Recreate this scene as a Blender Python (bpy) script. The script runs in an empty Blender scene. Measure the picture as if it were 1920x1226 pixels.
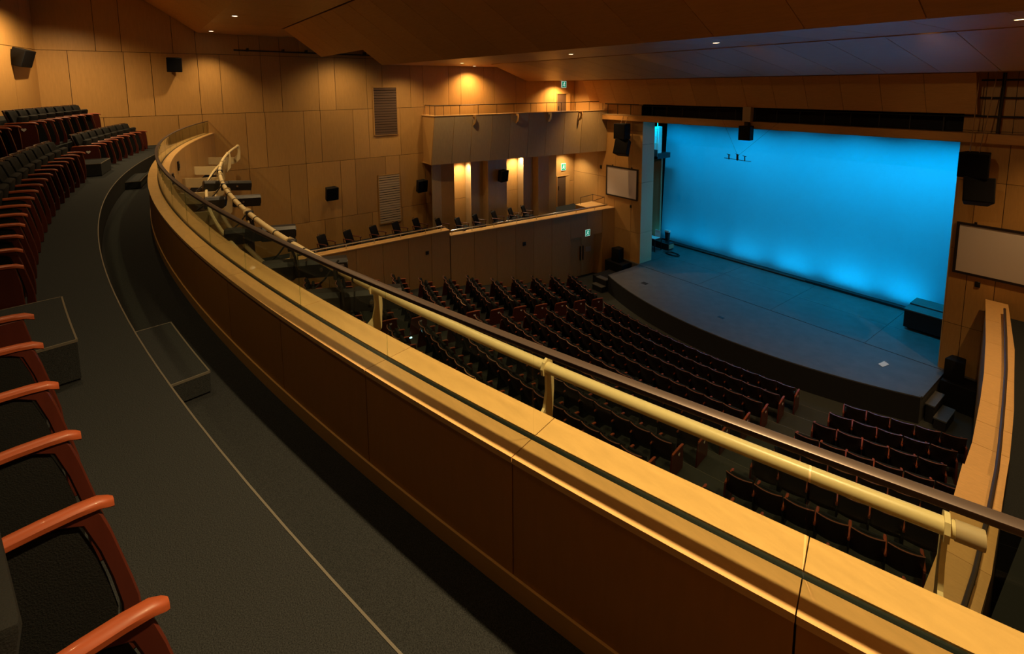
import bpy, bmesh, math, random
from mathutils import Vector, Matrix
random.seed(7)
SC = bpy.context.scene
COL = SC.collection
Z0 = 10.4                     # camera-relative heights -> world heights (stalls front floor near 0)
PI = math.pi

# ------------------------------------------------------------------ camera
cam_d = bpy.data.cameras.new('camera'); cam = bpy.data.objects.new('camera', cam_d); COL.objects.link(cam)
RX = Vector((0.59158535, 0.80620327, -0.00794064))     # camera right in world
DN = Vector((0.0931589, -0.07813559, -0.9925806))      # camera down
FW = Vector((-0.80084218, 0.5864564, -0.12132889))     # camera forward
cam.matrix_world = Matrix(((RX.x, -DN.x, -FW.x, 0), (RX.y, -DN.y, -FW.y, 0), (RX.z, -DN.z, -FW.z, Z0), (0, 0, 0, 1)))
FPX, PPX, PPY = 946.34, 949.06, 278.08
cam_d.sensor_fit = 'HORIZONTAL'; cam_d.sensor_width = 36.0
cam_d.lens = FPX / 1920 * 36.0
cam_d.shift_x = (960 - PPX) / 1920; cam_d.shift_y = (PPY - 613) / 1920
cam_d.clip_start = 0.05; cam_d.clip_end = 200
SC.camera = cam
def proj(p):
    v = Vector(p); d = v.dot(FW)
    if d < 0.05: return None
    return (PPX + FPX * v.dot(RX) / d, PPY + FPX * v.dot(DN) / d)

# ------------------------------------------------------------------ world / exposure
w = bpy.data.worlds.new('world'); SC.world = w; w.use_nodes = True
w.node_tree.nodes['Background'].inputs[0].default_value = (0.010, 0.007, 0.004, 1)
w.node_tree.nodes['Background'].inputs[1].default_value = 0.3
vs = SC.view_settings; vs.view_transform = 'Standard'; vs.look = 'None'; vs.gamma = 1.0; vs.use_curve_mapping = False
vs.exposure = 0.0
WK = 6.5      # common level of the house downlights

# ------------------------------------------------------------------ lights
WARM = (1.0, 0.67, 0.32); AMBER = (1.0, 0.58, 0.22); NEUT = (1.0, 0.84, 0.62)
def aim(o, to):
    o.rotation_euler = (Vector(to) - o.location).to_track_quat('-Z', 'Y').to_euler()
def spot(loc, to, power, col, size=90, blend=0.6, rad=0.06):  # serves the house downlights and the added fill spots
    d = bpy.data.lights.new('downlight_or_fill_lamp', 'SPOT'); d.energy = power * WK; d.color = col
    d.spot_size = math.radians(size); d.spot_blend = blend; d.shadow_soft_size = rad
    o = bpy.data.objects.new('downlight_or_fill_lamp', d); COL.objects.link(o)
    o.location = Vector(loc) + Vector((0, 0, Z0)); aim(o, Vector(to) + Vector((0, 0, Z0))); return o
def area(loc, to, power, col, sx, sy):
    d = bpy.data.lights.new('stage_batten_lamp', 'AREA'); d.energy = power; d.color = col
    d.shape = 'RECTANGLE'; d.size = sx; d.size_y = sy; d.spread = math.radians(120)
    o = bpy.data.objects.new('stage_batten_lamp', d); COL.objects.link(o)
    o.location = Vector(loc) + Vector((0, 0, Z0)); aim(o, Vector(to) + Vector((0, 0, Z0))); return o
# row above the balcony front (y 2.45, z 2.07)
ROW_A = [(-21.2, 2.42, 48), (-16.5, 2.5, 90), (-11.8, 2.5, 40), (-7.1, 2.5, 55), (-1.3, 2.4, 190)]
for x, y, p in ROW_A: spot((x, y, 2.03), (x + (0.9 if x < -20 else 0), y - 0.5, -4), p, WARM, 120, 0.8)
# row in the soffit in front of it (y 11.7, z 1.04)
ROW_B = [(-19.1, 11.64, 32), (-12.22, 11.6, 70), (-7.16, 11.7, 70), (-1.6, 11.9, 140)]
for x, y, p in ROW_B: spot((x, y, 1.0), (x, y, -6), p, WARM, 150 if x < -19 else 104, 0.7)
# wall washers close to the side walls
WASH = [(-20.6, 7.2, 1.7, 62, WARM), (-21.0, 10.1, 0.98, 42, WARM), (-21.5, 13.85, 1.0, 120, AMBER), (-21.5, 19.7, 0.26, 130, AMBER),
        (0.1, 12.9, 0.98, 90, AMBER), (-1.2, 19.0, 0.26, 130, AMBER), (-18.6, 19.6, 0.26, 90, AMBER)]
for x, y, z, p, c in WASH: spot((x, y, z), (x - 0.1, y, -4), p, c, 140 if x < -20 else 100, 1.0, 0.3 if y < 11 else 0.06)
# added unseen spots in the soffit, standing in for light bounced onto the proscenium
for x, p in ((-18.5, 13), (-14.7, 9), (-11.0, 9), (-7.2, 9), (-3.4, 24)): spot((x, 12.2, 0.95), (x - 0.2, 20.6, -1.55), p, WARM, 44, 1.0)
# added unseen spot, front-of-house style, to warm the left proscenium reveal
spot((-3.4, 12.2, 0.9), (-17.08, 21.95, -5.4), 70, NEUT, 25, 0.6)
# gallery bays below the upper box
BAYS = [(-21.75, 13.2, -3.70, 70), (-21.75, 16.7, -3.70, 70), (-21.5, 20.3, -3.70, 75)]
for x, y, z, p in BAYS: spot((x, y, z), (x - 0.05, y, -8), p * 0.75, (1.0, 0.76, 0.44), 125, 0.9, 0.04)
# rear wall wash above the last rows, far left
spot((-19.4, -1.6, 2.6), (-19.9, -2.2, -3), 115, WARM, 150, 0.9)
spot((-14.0, 0.2, 3.0), (-14.0, -0.6, -3), 55, WARM, 130, 0.9)
spot((-5.5, -0.6, 3.2), (-5.5, -0.6, -3), 30, WARM, 130, 0.9)
# cyclorama battens
for i, x in enumerate((-18.2, -16.0, -13.6, -11.2, -8.8, -6.4, -4.4)):
    area((x, 24.0, -1.7), (x, 26.0, -8.2), (60, 46, 74, 66, 88, 96, 84)[i], (0.0, 0.39, 0.68), 1.6, 0.25)
    area((x, 25.2, -9.52), (x, 26.05, -7.6), (7, 8, 12, 16, 20, 22, 20)[i], (0.0, 0.45, 0.76), 1.8, 0.12)

# ------------------------------------------------------------------ materials
def nt(name):
    m = bpy.data.materials.new(name); m.use_nodes = True
    t = m.node_tree; b = t.nodes['Principled BSDF']; return m, t, b
def simple(name, col, rough=0.5, metal=0.0, spec=0.5, coat=0.0, emit=None, es=0.0, noise=0.0, nscale=40.0, bump=0.0):
    m, t, b = nt(name)
    b.inputs['Base Color'].default_value = (*col, 1); b.inputs['Roughness'].default_value = rough
    b.inputs['Metallic'].default_value = metal; b.inputs['Specular IOR Level'].default_value = spec
    b.inputs['Coat Weight'].default_value = coat
    if emit: b.inputs['Emission Color'].default_value = (*emit, 1); b.inputs['Emission Strength'].default_value = es
    if noise or bump:
        g = t.nodes.new('ShaderNodeNewGeometry'); n = t.nodes.new('ShaderNodeTexNoise')
        n.inputs['Scale'].default_value = nscale; n.inputs['Detail'].default_value = 4
        t.links.new(g.outputs['Position'], n.inputs['Vector'])
        if noise:
            r = t.nodes.new('ShaderNodeMapRange'); r.inputs['To Min'].default_value = 1 - noise; r.inputs['To Max'].default_value = 1 + noise
            x = t.nodes.new('ShaderNodeMix'); x.data_type = 'RGBA'; x.blend_type = 'MULTIPLY'; x.inputs['Factor'].default_value = 1
            x.inputs['A'].default_value = (*col, 1)
            t.links.new(n.outputs['Fac'], r.inputs['Value']); t.links.new(r.outputs['Result'], x.inputs['B'])
            t.links.new(x.outputs['Result'], b.inputs['Base Color'])
        if bump:
            p = t.nodes.new('ShaderNodeBump'); p.inputs['Strength'].default_value = bump; p.inputs['Distance'].default_value = 0.01
            t.links.new(n.outputs['Fac'], p.inputs['Height']); t.links.new(p.outputs['Normal'], b.inputs['Normal'])
    return m
def wood(name, col, rough=0.42, gscale=(3.0, 3.0, 0.35), var=0.10, grain=0.10, coat=0.0):
    """veneer: fine stretched grain over position, a small tone change from piece to piece"""
    m, t, b = nt(name)
    g = t.nodes.new('ShaderNodeNewGeometry'); mp = t.nodes.new('ShaderNodeMapping'); mp.inputs['Scale'].default_value = gscale
    n = t.nodes.new('ShaderNodeTexNoise'); n.inputs['Scale'].default_value = 9; n.inputs['Detail'].default_value = 6; n.inputs['Roughness'].default_value = 0.65
    t.links.new(g.outputs['Position'], mp.inputs['Vector']); t.links.new(mp.outputs['Vector'], n.inputs['Vector'])
    r = t.nodes.new('ShaderNodeMapRange'); r.inputs['From Min'].default_value = 0.25; r.inputs['From Max'].default_value = 0.75
    r.inputs['To Min'].default_value = 1 - grain; r.inputs['To Max'].default_value = 1 + grain
    t.links.new(n.outputs['Fac'], r.inputs['Value'])
    oi = t.nodes.new('ShaderNodeObjectInfo'); r2 = t.nodes.new('ShaderNodeMapRange')
    r2.inputs['To Min'].default_value = 1 - var; r2.inputs['To Max'].default_value = 1 + var
    t.links.new(oi.outputs['Random'], r2.inputs['Value'])
    mm = t.nodes.new('ShaderNodeMath'); mm.operation = 'MULTIPLY'
    t.links.new(r.outputs['Result'], mm.inputs[0]); t.links.new(r2.outputs['Result'], mm.inputs[1])
    x = t.nodes.new('ShaderNodeMix'); x.data_type = 'RGBA'; x.blend_type = 'MULTIPLY'; x.inputs['Factor'].default_value = 1
    x.inputs['A'].default_value = (*col, 1); t.links.new(mm.outputs['Value'], x.inputs['B'])
    t.links.new(x.outputs['Result'], b.inputs['Base Color'])
    b.inputs['Roughness'].default_value = rough; b.inputs['Specular IOR Level'].default_value = 0.35; b.inputs['Coat Weight'].default_value = coat
    return m
def carpet(name, col, nscale=210):
    m, t, b = nt(name)
    g = t.nodes.new('ShaderNodeNewGeometry'); n = t.nodes.new('ShaderNodeTexNoise'); n.inputs['Scale'].default_value = nscale; n.inputs['Detail'].default_value = 2
    t.links.new(g.outputs['Position'], n.inputs['Vector'])
    r = t.nodes.new('ShaderNodeMapRange'); r.inputs['From Min'].default_value = 0.3; r.inputs['From Max'].default_value = 0.7
    r.inputs['To Min'].default_value = 0.5; r.inputs['To Max'].default_value = 1.5; t.links.new(n.outputs['Fac'], r.inputs['Value'])
    x = t.nodes.new('ShaderNodeMix'); x.data_type = 'RGBA'; x.blend_type = 'MULTIPLY'; x.inputs['Factor'].default_value = 1
    x.inputs['A'].default_value = (*col, 1); t.links.new(r.outputs['Result'], x.inputs['B']); t.links.new(x.outputs['Result'], b.inputs['Base Color'])
    p = t.nodes.new('ShaderNodeBump'); p.inputs['Strength'].default_value = 0.5; p.inputs['Distance'].default_value = 0.006
    t.links.new(n.outputs['Fac'], p.inputs['Height']); t.links.new(p.outputs['Normal'], b.inputs['Normal'])
    b.inputs['Roughness'].default_value = 0.95; b.inputs['Specular IOR Level'].default_value = 0.1
    return m
def glass(name):
    m = bpy.data.materials.new(name); m.use_nodes = True; t = m.node_tree; t.nodes.clear()
    o = t.nodes.new('ShaderNodeOutputMaterial'); tr = t.nodes.new('ShaderNodeBsdfTransparent'); gl = t.nodes.new('ShaderNodeBsdfGlossy'); mx = t.nodes.new('ShaderNodeMixShader')
    lw = t.nodes.new('ShaderNodeLayerWeight'); lw.inputs['Blend'].default_value = 0.5
    pw = t.nodes.new('ShaderNodeMath'); pw.operation = 'POWER'; pw.inputs[1].default_value = 3.5
    fr = t.nodes.new('ShaderNodeMath'); fr.operation = 'MULTIPLY_ADD'; fr.inputs[1].default_value = 0.55; fr.inputs[2].default_value = 0.03
    t.links.new(lw.outputs['Facing'], pw.inputs[0]); t.links.new(pw.outputs[0], fr.inputs[0])
    tr.inputs['Color'].default_value = (0.80, 0.85, 0.78, 1); gl.inputs['Roughness'].default_value = 0.01; gl.inputs['Color'].default_value = (0.8, 0.8, 0.8, 1)
    t.links.new(fr.outputs[0], mx.inputs[0]); t.links.new(tr.outputs[0], mx.inputs[1]); t.links.new(gl.outputs[0], mx.inputs[2]); t.links.new(mx.outputs[0], o.inputs['Surface'])
    return m
M = dict(
    ply=wood('plywood_wall', (0.47, 0.262, 0.083)),
    ply_ceiling=wood('plywood_ceiling', (0.56, 0.29, 0.085), gscale=(0.4, 3, 3), var=0.07),
    ply_grey=wood('plywood_pale', (0.46, 0.33, 0.17)),
    reveal=wood('reveal_pale', (0.66, 0.56, 0.34), var=0.04, grain=0.05),
    maple=wood('maple_cap', (0.70, 0.43, 0.17), rough=0.32, gscale=(0.8, 3, 3), var=0.05, grain=0.10, coat=0.15),
    parapet=wood('parapet_veneer', (0.40, 0.185, 0.032), rough=0.45, gscale=(3, 3, 0.5), var=0.05, grain=0.06),
    skirting=wood('skirting_veneer', (0.55, 0.32, 0.10), rough=0.45, gscale=(0.6, 3, 3), var=0.03, grain=0.05),
    joint=simple('joint_backing', (0.05, 0.028, 0.012), 0.9),
    arm=wood('red_cherry', (0.30, 0.066, 0.022), rough=0.45, gscale=(3, 0.6, 3), var=0.08, grain=0.18, coat=0.05),
    arm_dark=wood('dark_cherry', (0.075, 0.016, 0.009), rough=0.35, var=0.08, grain=0.12, coat=0.15),
    shell=wood('seat_shell', (0.022, 0.008, 0.006), rough=0.35, var=0.10, grain=0.1, coat=0.35),
    trim=simple('back_trim', (0.20, 0.085, 0.06), 0.25, coat=0.5),  # glint on the seat backs' top rims, put into a lighter colour
    fabric=simple('black_upholstery', (0.009, 0.010, 0.010), 0.85, spec=0.2, noise=0.3, nscale=180, bump=0.3),
    leather=simple('black_vinyl', (0.007, 0.007, 0.008), 0.75, spec=0.15),
    badge=simple('white_badge', (0.75, 0.72, 0.68), 0.4),
    carpet=carpet('charcoal_carpet', (0.024, 0.027, 0.028)),
    carpet_dark=carpet('black_carpet', (0.046, 0.050, 0.047)),
    riser=carpet('shaded_riser_carpet', (0.013, 0.013, 0.012)),  # shade on the unlit riser faces put in as darker carpet
    nosing=simple('nosing_strip', (0.17, 0.16, 0.13), 0.4, metal=0.4),
    stage=simple('stage_lino', (0.10, 0.10, 0.10), 0.45, noise=0.35, nscale=3.0),
    black=simple('matt_black', (0.008, 0.008, 0.009), 0.8),
    black_paint=simple('black_paint', (0.014, 0.014, 0.015), 0.4),
    speaker=simple('speaker_black', (0.009, 0.009, 0.010), 0.7, spec=0.15, noise=0.3, nscale=120),
    grille=simple('speaker_grille', (0.004, 0.004, 0.005), 0.85, spec=0.1, noise=0.5, nscale=400),
    cream=simple('cream_paint', (0.76, 0.62, 0.34), 0.35, noise=0.06, nscale=8),
    steel=simple('brushed_steel', (0.62, 0.60, 0.58), 0.28, metal=1.0),
    bronze=simple('bronze_handrail', (0.075, 0.055, 0.045), 0.42, metal=0.4),
    chan=simple('dark_channel', (0.012, 0.018, 0.016), 0.35, metal=0.3),
    glass=glass('guard_glass'),
    cyc=simple('cyc_cloth', (0.12, 0.62, 0.82), 0.9, spec=0.1, noise=0.05, nscale=0.6),  # pale cloth; blue of the batten light partly put into its colour
    screen=simple('projection_cloth', (0.66, 0.60, 0.58), 0.9, spec=0.1),
    frame=simple('screen_frame', (0.015, 0.010, 0.010), 0.5),
    slat_dark=simple('louvre_dark', (0.10, 0.055, 0.028), 0.6),
    slat_light=simple('louvre_light', (0.48, 0.36, 0.22), 0.55),
    green=simple('exit_green', (0.0, 0.25, 0.14), 0.4, emit=(0.0, 0.5, 0.28), es=0.35),
    signwhite=simple('exit_white', (0.8, 0.85, 0.8), 0.4, emit=(0.7, 1.0, 0.85), es=0.5),
    lens=simple('lamp_lens', (1, 1, 1), 0.3, emit=(1.0, 0.82, 0.55), es=14.0),
    led=simple('aisle_led', (0.6, 0.9, 1), 0.3, emit=(0.45, 0.9, 1.0), es=5.0),
    ring=simple('white_trim_ring', (0.7, 0.62, 0.5), 0.4),
    paper=simple('white_paper', (0.8, 0.8, 0.78), 0.8),
    cable=simple('black_cable', (0.01, 0.01, 0.01), 0.5),
    wire=simple('rusty_wire', (0.30, 0.17, 0.08), 0.5, metal=0.5),
    ink=simple('dark_ink', (0.05, 0.05, 0.06), 0.8),
)

# ------------------------------------------------------------------ geometry helpers
class MB:
    def __init__(s): s.v = []; s.f = []; s.smooth = False
    def add(s, vs_, fs):
        b = len(s.v); s.v += [tuple(p) for p in vs_]; s.f += [tuple(i + b for i in f) for f in fs]; return s
    def box(s, a, b):
        x0, x1 = sorted((a[0], b[0])); y0, y1 = sorted((a[1], b[1])); z0, z1 = sorted((a[2], b[2]))
        return s.add([(x0, y0, z0), (x1, y0, z0), (x1, y1, z0), (x0, y1, z0), (x0, y0, z1), (x1, y0, z1), (x1, y1, z1), (x0, y1, z1)],
                     [(0, 3, 2, 1), (4, 5, 6, 7), (0, 1, 5, 4), (1, 2, 6, 5), (2, 3, 7, 6), (3, 0, 4, 7)])
    def prism(s, poly, d):
        """poly: list of 3D points (planar), extruded by vector d"""
        n = len(poly); d = Vector(d); p2 = [Vector(p) + d for p in poly]
        fs = [tuple(range(n))[::-1], tuple(range(n, 2 * n))] + [(i, (i + 1) % n, (i + 1) % n + n, i + n) for i in range(n)]
        return s.add([tuple(p) for p in poly] + [tuple(p) for p in p2], fs)
    def loft(s, rings, closed_ends=True):
        n = len(rings[0]); b = len(s.v)
        for r in rings: s.v += [tuple(p) for p in r]
        for k in range(len(rings) - 1):
            for i in range(n):
                j = (i + 1) % n; s.f.append((b + k * n + i, b + k * n + j, b + (k + 1) * n + j, b + (k + 1) * n + i))
        if closed_ends:
            s.f.append(tuple(b + i for i in range(n))[::-1]); s.f.append(tuple(b + (len(rings) - 1) * n + i for i in range(n)))
        return s
    def tube(s, path, r, n=8):
        path = [Vector(p) for p in path]; rings = []
        up0 = None
        for i, p in enumerate(path):
            a = path[max(i - 1, 0)]; c = path[min(i + 1, len(path) - 1)]; t = (c - a).normalized()
            up = Vector((0, 0, 1)) if abs(t.z) < 0.95 else Vector((0, 1, 0))
            if up0 is not None: up = up0
            u = t.cross(up)
            if u.length < 1e-4: u = t.cross(Vector((1, 0, 0)))
            u.normalize(); v = u.cross(t).normalized(); up0 = v
            rr = r[i] if isinstance(r, (list, tuple)) else r
            rings.append([p + (u * math.cos(2 * PI * k / n) + v * math.sin(2 * PI * k / n)) * rr for k in range(n)])
        s.smooth = True
        return s.loft(rings)
    def cyl(s, a, b, r, n=12, r2=None): return s.tube([a, b], [r, r if r2 is None else r2], n)
    def arc(s, r0, r1, a0, a1, z0, z1, n=8, c=None):
        """curved box about the hall centre"""
        rings = []
        for i in range(n + 1):
            a = a0 + (a1 - a0) * i / n
            rings.append([pol(r0, a, z0, c), pol(r1, a, z0, c), pol(r1, a, z1, c), pol(r0, a, z1, c)])
        return s.loft(rings)
    def slab(s, a, b, c, d, t):
        """four corners of a face, thickened by t against its normal"""
        a, b, c, d = map(Vector, (a, b, c, d)); n = (b - a).cross(d - a).normalized() * -t
        return s.prism([a, b, c, d], n)
    def mesh(s, name, mat, bevel=0.0, seg=2, off=(0, 0, 0)):
        me = bpy.data.meshes.new(name); o = Vector(off)
        me.from_pydata([tuple(Vector(p) - o) for p in s.v], [], s.f)
        bm = bmesh.new(); bm.from_mesh(me); bmesh.ops.recalc_face_normals(bm, faces=bm.faces)
        if bevel:
            es = [e for e in bm.edges if len(e.link_faces) == 2 and e.calc_face_angle(0) > 0.5]
            bmesh.ops.bevel(bm, geom=es, offset=bevel, segments=seg, affect='EDGES', profile=0.5)
        bm.to_mesh(me); bm.free()
        if s.smooth or bevel:
            for p in me.polygons: p.use_smooth = True
            try: me.set_sharp_from_angle(angle=math.radians(40))
            except Exception: pass
        if mat: me.materials.append(M[mat] if isinstance(mat, str) else mat)
        return me
CX, CY = -10.70, 35.12
def pol(r, a, z, c=None):
    cx, cy = c or (CX, CY); t = math.radians(a); return (cx + r * math.sin(t), cy - r * math.cos(t), z)
def link(name, me, parent=None, loc=(0, 0, 0), rz=0.0):
    o = bpy.data.objects.new(name, me); COL.objects.link(o)
    if parent is not None: o.parent = parent; o.location = loc
    else: o.location = Vector(loc) + Vector((0, 0, Z0))
    o.rotation_euler.z = rz
    return o
def tag(o, label, cat, group=None):
    o['label'] = label; o['category'] = cat
    if group: o['group'] = group
    return o
def struct(name, mb, mat, label=None, bevel=0.0):
    o = link(name, mb.mesh(name, mat, bevel) if mb else None); o['kind'] = 'structure'
    if label: o['label'] = label
    return o
def thing(name, label, cat, loc=(0, 0, 0), rz=0.0, group=None):
    return tag(link(name, None, None, loc, rz), label, cat, group)
def part(parent, name, mb, mat, bevel=0.0, seg=2, off=None):
    """vertices given in hall coordinates unless the parent sits elsewhere"""
    if off is None: off = parent.get('_o', (0, 0, 0))
    return link(name, mb.mesh(name, mat, bevel, seg, off), parent)
def at(name, label, cat, loc, group=None):
    """thing whose parts are given in hall coordinates"""
    t = thing(name, label, cat, loc, 0, group); OFFS[t.name] = Vector(loc); return t
OFFS = {}
def hp(t, name, mb, mat, bevel=0.0, seg=2):
    root = t
    off = OFFS.get(t.name)
    if off is None and t.parent is not None: off = OFFS.get(t.parent.name)
    return link(name, mb.mesh(name, mat, bevel, seg, off or (0, 0, 0)), t)
_unit = {}
def unit_box(mat):
    if mat not in _unit:
        _unit[mat] = MB().box((-.5, -.5, -.5), (.5, .5, .5)).mesh('panel_' + mat, mat)
    return _unit[mat]
def panel_box(parent, name, a, b, mat):
    o = link(name, unit_box(mat), parent, tuple((p + q) / 2 for p, q in zip(a, b)))
    o.scale = tuple(abs(q - p) for p, q in zip(a, b)); return o
ORD = ['', 'first', 'second', 'third', 'fourth', 'fifth', 'sixth', 'seventh', 'eighth', 'ninth', 'tenth', 'eleventh', 'twelfth', 'thirteenth', 'fourteenth', 'fifteenth', 'sixteenth', 'seventeenth', 'eighteenth', 'nineteenth', 'twentieth']

XL, XR = -22.2, 0.84          # side walls
# ================================================================== SETTING
# ---- left wall with its panels (seams measured along y for each band)
wl = struct('wall_left', MB().box((XL - 0.25, -2.6, -11), (XL - 0.03, 21.6, 4.2)), 'joint')
G = 0.008
bands = [
    (1.30, 4.1, [-2.5, -0.92, -0.22, 1.27, 1.99, 3.43, 4.17, 4.89, 5.64, 7.1, 8.5, 9.9, 11.3]),
    (-0.95, 1.30, [-2.5, -1.67, -0.19, 0.58, 2.01, 2.73, 4.17, 4.89, 6.38, 7.08, 8.49, 9.23, 10.64, 11.3, 12.71, 13.43, 14.83, 15.51, 16.94, 17.65, 18.98, 19.75, 21.4]),
    (-3.19, -0.95, [-2.5, -0.9, 1.26, 2.02, 3.5, 4.2, 5.69, 6.38, 7.8, 8.51, 10.06, 11.3, 12.8, 14.2, 15.6, 17.0, 18.4, 19.8, 21.4]),
    (-5.74, -3.19, [0.5, 2.0, 3.5, 4.99, 5.7, 7.14, 7.81, 9.25, 9.96, 11.3, 12.8, 14.2, 15.6, 17.0, 18.4, 19.8, 21.4]),
    (-7.2, -5.74, [3.5, 4.98, 6.35, 7.11, 8.52, 10.03, 11.3, 12.8, 14.2, 15.6, 17.0, 18.4, 19.8, 21.4]),
    (-10.6, -7.2, [3.0, 6.0, 9.0, 12.0, 15.0, 18.0, 21.4]),
]
for z0, z1, ys in bands:
    for a, b in zip(ys, ys[1:]):
        panel_box(wl, 'panel', (XL - 0.03, a + G, z0 + G), (XL, b - G, z1 - G), 'ply')
# ---- angled rear-left wall behind the last balcony rows, rear wall, right wall
A0, B0 = Vector((-22.2, -2.45)), Vector((-19.9, -3.0))
wr = struct('wall_rear', MB().slab((-16.5, -3.91, -3), (-22.3, -2.53, -3), (-22.3, -2.53, 4.2), (-16.5, -3.91, 4.2), 0.2), 'joint')
dirv = (Vector((-19.9, -3.0)) - Vector((-22.2, -2.45))).normalized()
for z0, z1, ts in ((1.30, 4.1, (0, 0.75, 2.2, 3.6, 5.0)), (-1.0, 1.30, (0, 1.5, 3.0, 5.0)), (-2.5, -1.0, (0, 1.5, 3.0, 5.0))):
    for a, b in zip(ts, ts[1:]):
        p = A0 + dirv * (a + G); q = A0 + dirv * (b - G)
        part(wr, 'panel', MB().slab((q.x, q.y, z0 + G), (p.x, p.y, z0 + G), (p.x, p.y, z1 - G), (q.x, q.y, z1 - G), 0.03), 'ply')
wb = struct('wall_back', MB().box((-17.5, -4.3, -11), (XR + 0.2, -4.1, 4.2)), 'ply')
wrr = struct('wall_right', MB().box((XR, -4.2, -11), (XR + 0.2, 21.6, 4.2)), 'ply')

# ---- proscenium wall
YP = 21.4; OPL, OPR, OPT = -17.08, -4.37, -1.85
wp = struct('wall_proscenium', MB().box((XL, YP + 0.03, -11), (OPL, YP + 0.9, 4.0)).box((OPR, YP + 0.03, -11), (XR, YP + 0.9, 4.0)).box((OPL, YP + 0.6, -0.2), (OPR, YP + 0.9, 4.0)), 'joint')
def wall_grid(parent, xs, zs, mat, y=YP):
    for a, b in zip(xs, xs[1:]):
        for c, d in zip(zs, zs[1:]):
            panel_box(parent, 'panel', (a + G, y, c + G), (b - G, y + 0.03, d - G), mat)
wall_grid(wp, (XL, -20.2, -18.9, -17.74, OPL), (-10.9, -7.95, -5.15, -2.4, 0.9), 'ply')
wall_grid(wp, (OPR, -3.9, -3.22, -2.45, -1.75, -1.0, -0.1, XR), (-10.9, -7.95, -5.4, -3.1, -1.5, 0.4), 'ply')
# reveal of the left column, pale panels
for c, d in zip((-9.6, -7.9, -5.15, -3.1, OPT), (-7.9, -5.15, -3.1, OPT)):
    panel_box(wp, 'reveal_panel', (OPL, YP, c + G), (OPL + 0.025, YP + 0.98, d - G), 'reveal')
panel_box(wp, 'reveal_panel', (OPR - 0.025, YP, -9.6), (OPR, YP + 0.98, OPT), 'ply_grey')
# header beam across the opening with its catwalk
hb = struct('beam_proscenium', MB().box((-19.5, 20.95, -1.85), (XR, 21.4, -1.55)), 'ply')
part(hb, 'fascia', MB().box((-19.5, 20.92, -1.83), (XR, 20.95, -1.57)), 'ply_ceiling')
part(hb, 'walkway', MB().box((-17.05, 21.4, -1.62), (-4.4, 22.6, -1.58)), 'black')
part(hb, 'lip', MB().box((-19.5, 20.90, -1.565), (-11.45, 20.95, -1.53)), 'ply_grey')
part(hb, 'recess', MB().box((-17.0, 22.2, -1.6), (-4.3, 22.3, -0.1)), 'black')
part(hb, 'gap_lining', MB().box((-17.08, 21.30, -1.07), (-4.37, 22.2, -1.04)).box((-17.10, 21.3, -1.55), (-17.07, 22.2, -1.04)), 'black')
for i in range(14):
    x = -16.6 + i * 0.9
    part(hb, 'grille_post', MB().box((x, 21.5, -1.58), (x + 0.03, 21.53, -1.07)), 'black_paint')

# ---- ceiling: a closed deck above and the folded plywood clouds below it
ce = struct('ceiling', MB().box((XL - 0.2, -4.3, 4.15), (XR + 0.2, 28, 4.3)), 'joint')
XB = [-22.15, -20.9, -19.7, -18.55, -17.4, -16.2, -15.0, -13.8, -12.6, -11.4, -10.2, -9.0, -7.8, -6.6, -5.4, -4.2, -3.0, -1.8, -0.6, 0.8]
def cloud(label, prof, xs, mat='ply_ceiling', gap=0.006, th=0.06):
    """prof(x) -> list of (y, z) fold lines; one board per strip and fold"""
    root = struct('ceiling', None, None, label)
    for a, b in zip(xs, xs[1:]):
        pa, pb = prof(a), prof(b)
        for (p0, p1), (q0, q1) in zip(zip(pa, pa[1:]), zip(pb, pb[1:])):
            part(root, 'panel', MB().slab((a + gap, p1[0], p1[1]), (b - gap, q1[0], q1[1]), (b - gap, q0[0], q0[1]), (a + gap, p0[0], p0[1]), th), mat)
    return root
c1 = cloud('plywood ceiling fold above the balcony', lambda x: [(-1.6, 4.12), (0.52, 3.12), (2.08, 2.07), (4.34, 2.07)], XB)
c1b = cloud('plywood ceiling fold beside the left wall above the balcony end', lambda x: [(4.34, 2.07), (5.7, 2.07)], [-22.15, -20.9, -19.22])
def c2p(x):
    return [(4.40, 2.06), (5.65, 1.132)] if x < -14.95 else [(4.40, 2.06), (6.24 + (x + 14.8) * 0.054, 0.687)]
c2 = cloud('large sloping plywood ceiling fold in front of the balcony', c2p, [-19.15, -18.1, -17.05, -16.0, -14.96])
for a, b in zip([-14.95] + [x for x in XB if x > -14.9], [x for x in XB if x > -14.9]):
    pa, pb = c2p(a), c2p(b)
    part(c2, 'panel', MB().slab((a + 0.006, pa[1][0], pa[1][1]), (b - 0.006, pb[1][0], pb[1][1]), (b - 0.006, 4.40, 2.06), (a + 0.006, 4.40, 2.06), 0.06), 'ply_ceiling')
XC = [-22.15, -21.6, -21.05, -20.5, -19.95, -19.43] + [x for x in XB if x > -19.0]
c3 = cloud('flat plywood soffit with downlights between two ceiling folds', lambda x: [(6.3, 1.04), (13.42, 1.04)], [x for x in XB if x > -15.1])
c3a = cloud('plywood soffit at left between two ceiling folds', lambda x: [(9.2, 1.04), (13.42, 1.04)], [x for x in XB if x < -14.9])
c3b = cloud('plywood soffit beside the left wall above the upper box', lambda x: [(13.43, 1.04), (18.2, 1.04)], [-22.15, -20.8, -19.3])
def c4p(x):
    yt = 13.42 if x > -19.44 else 13.42 + (-19.43 - x) / 2.72 * 4.2
    return [(yt, 1.02 - 0.1667 * (yt - 13.42)), (17.8, 0.29)]
c4 = cloud('sloping plywood ceiling fold above the stalls front', c4p, XC)
c5 = cloud('flat plywood soffit in front of the proscenium', lambda x: [(17.82, 0.33), (21.4, 0.33)], XB)
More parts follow.
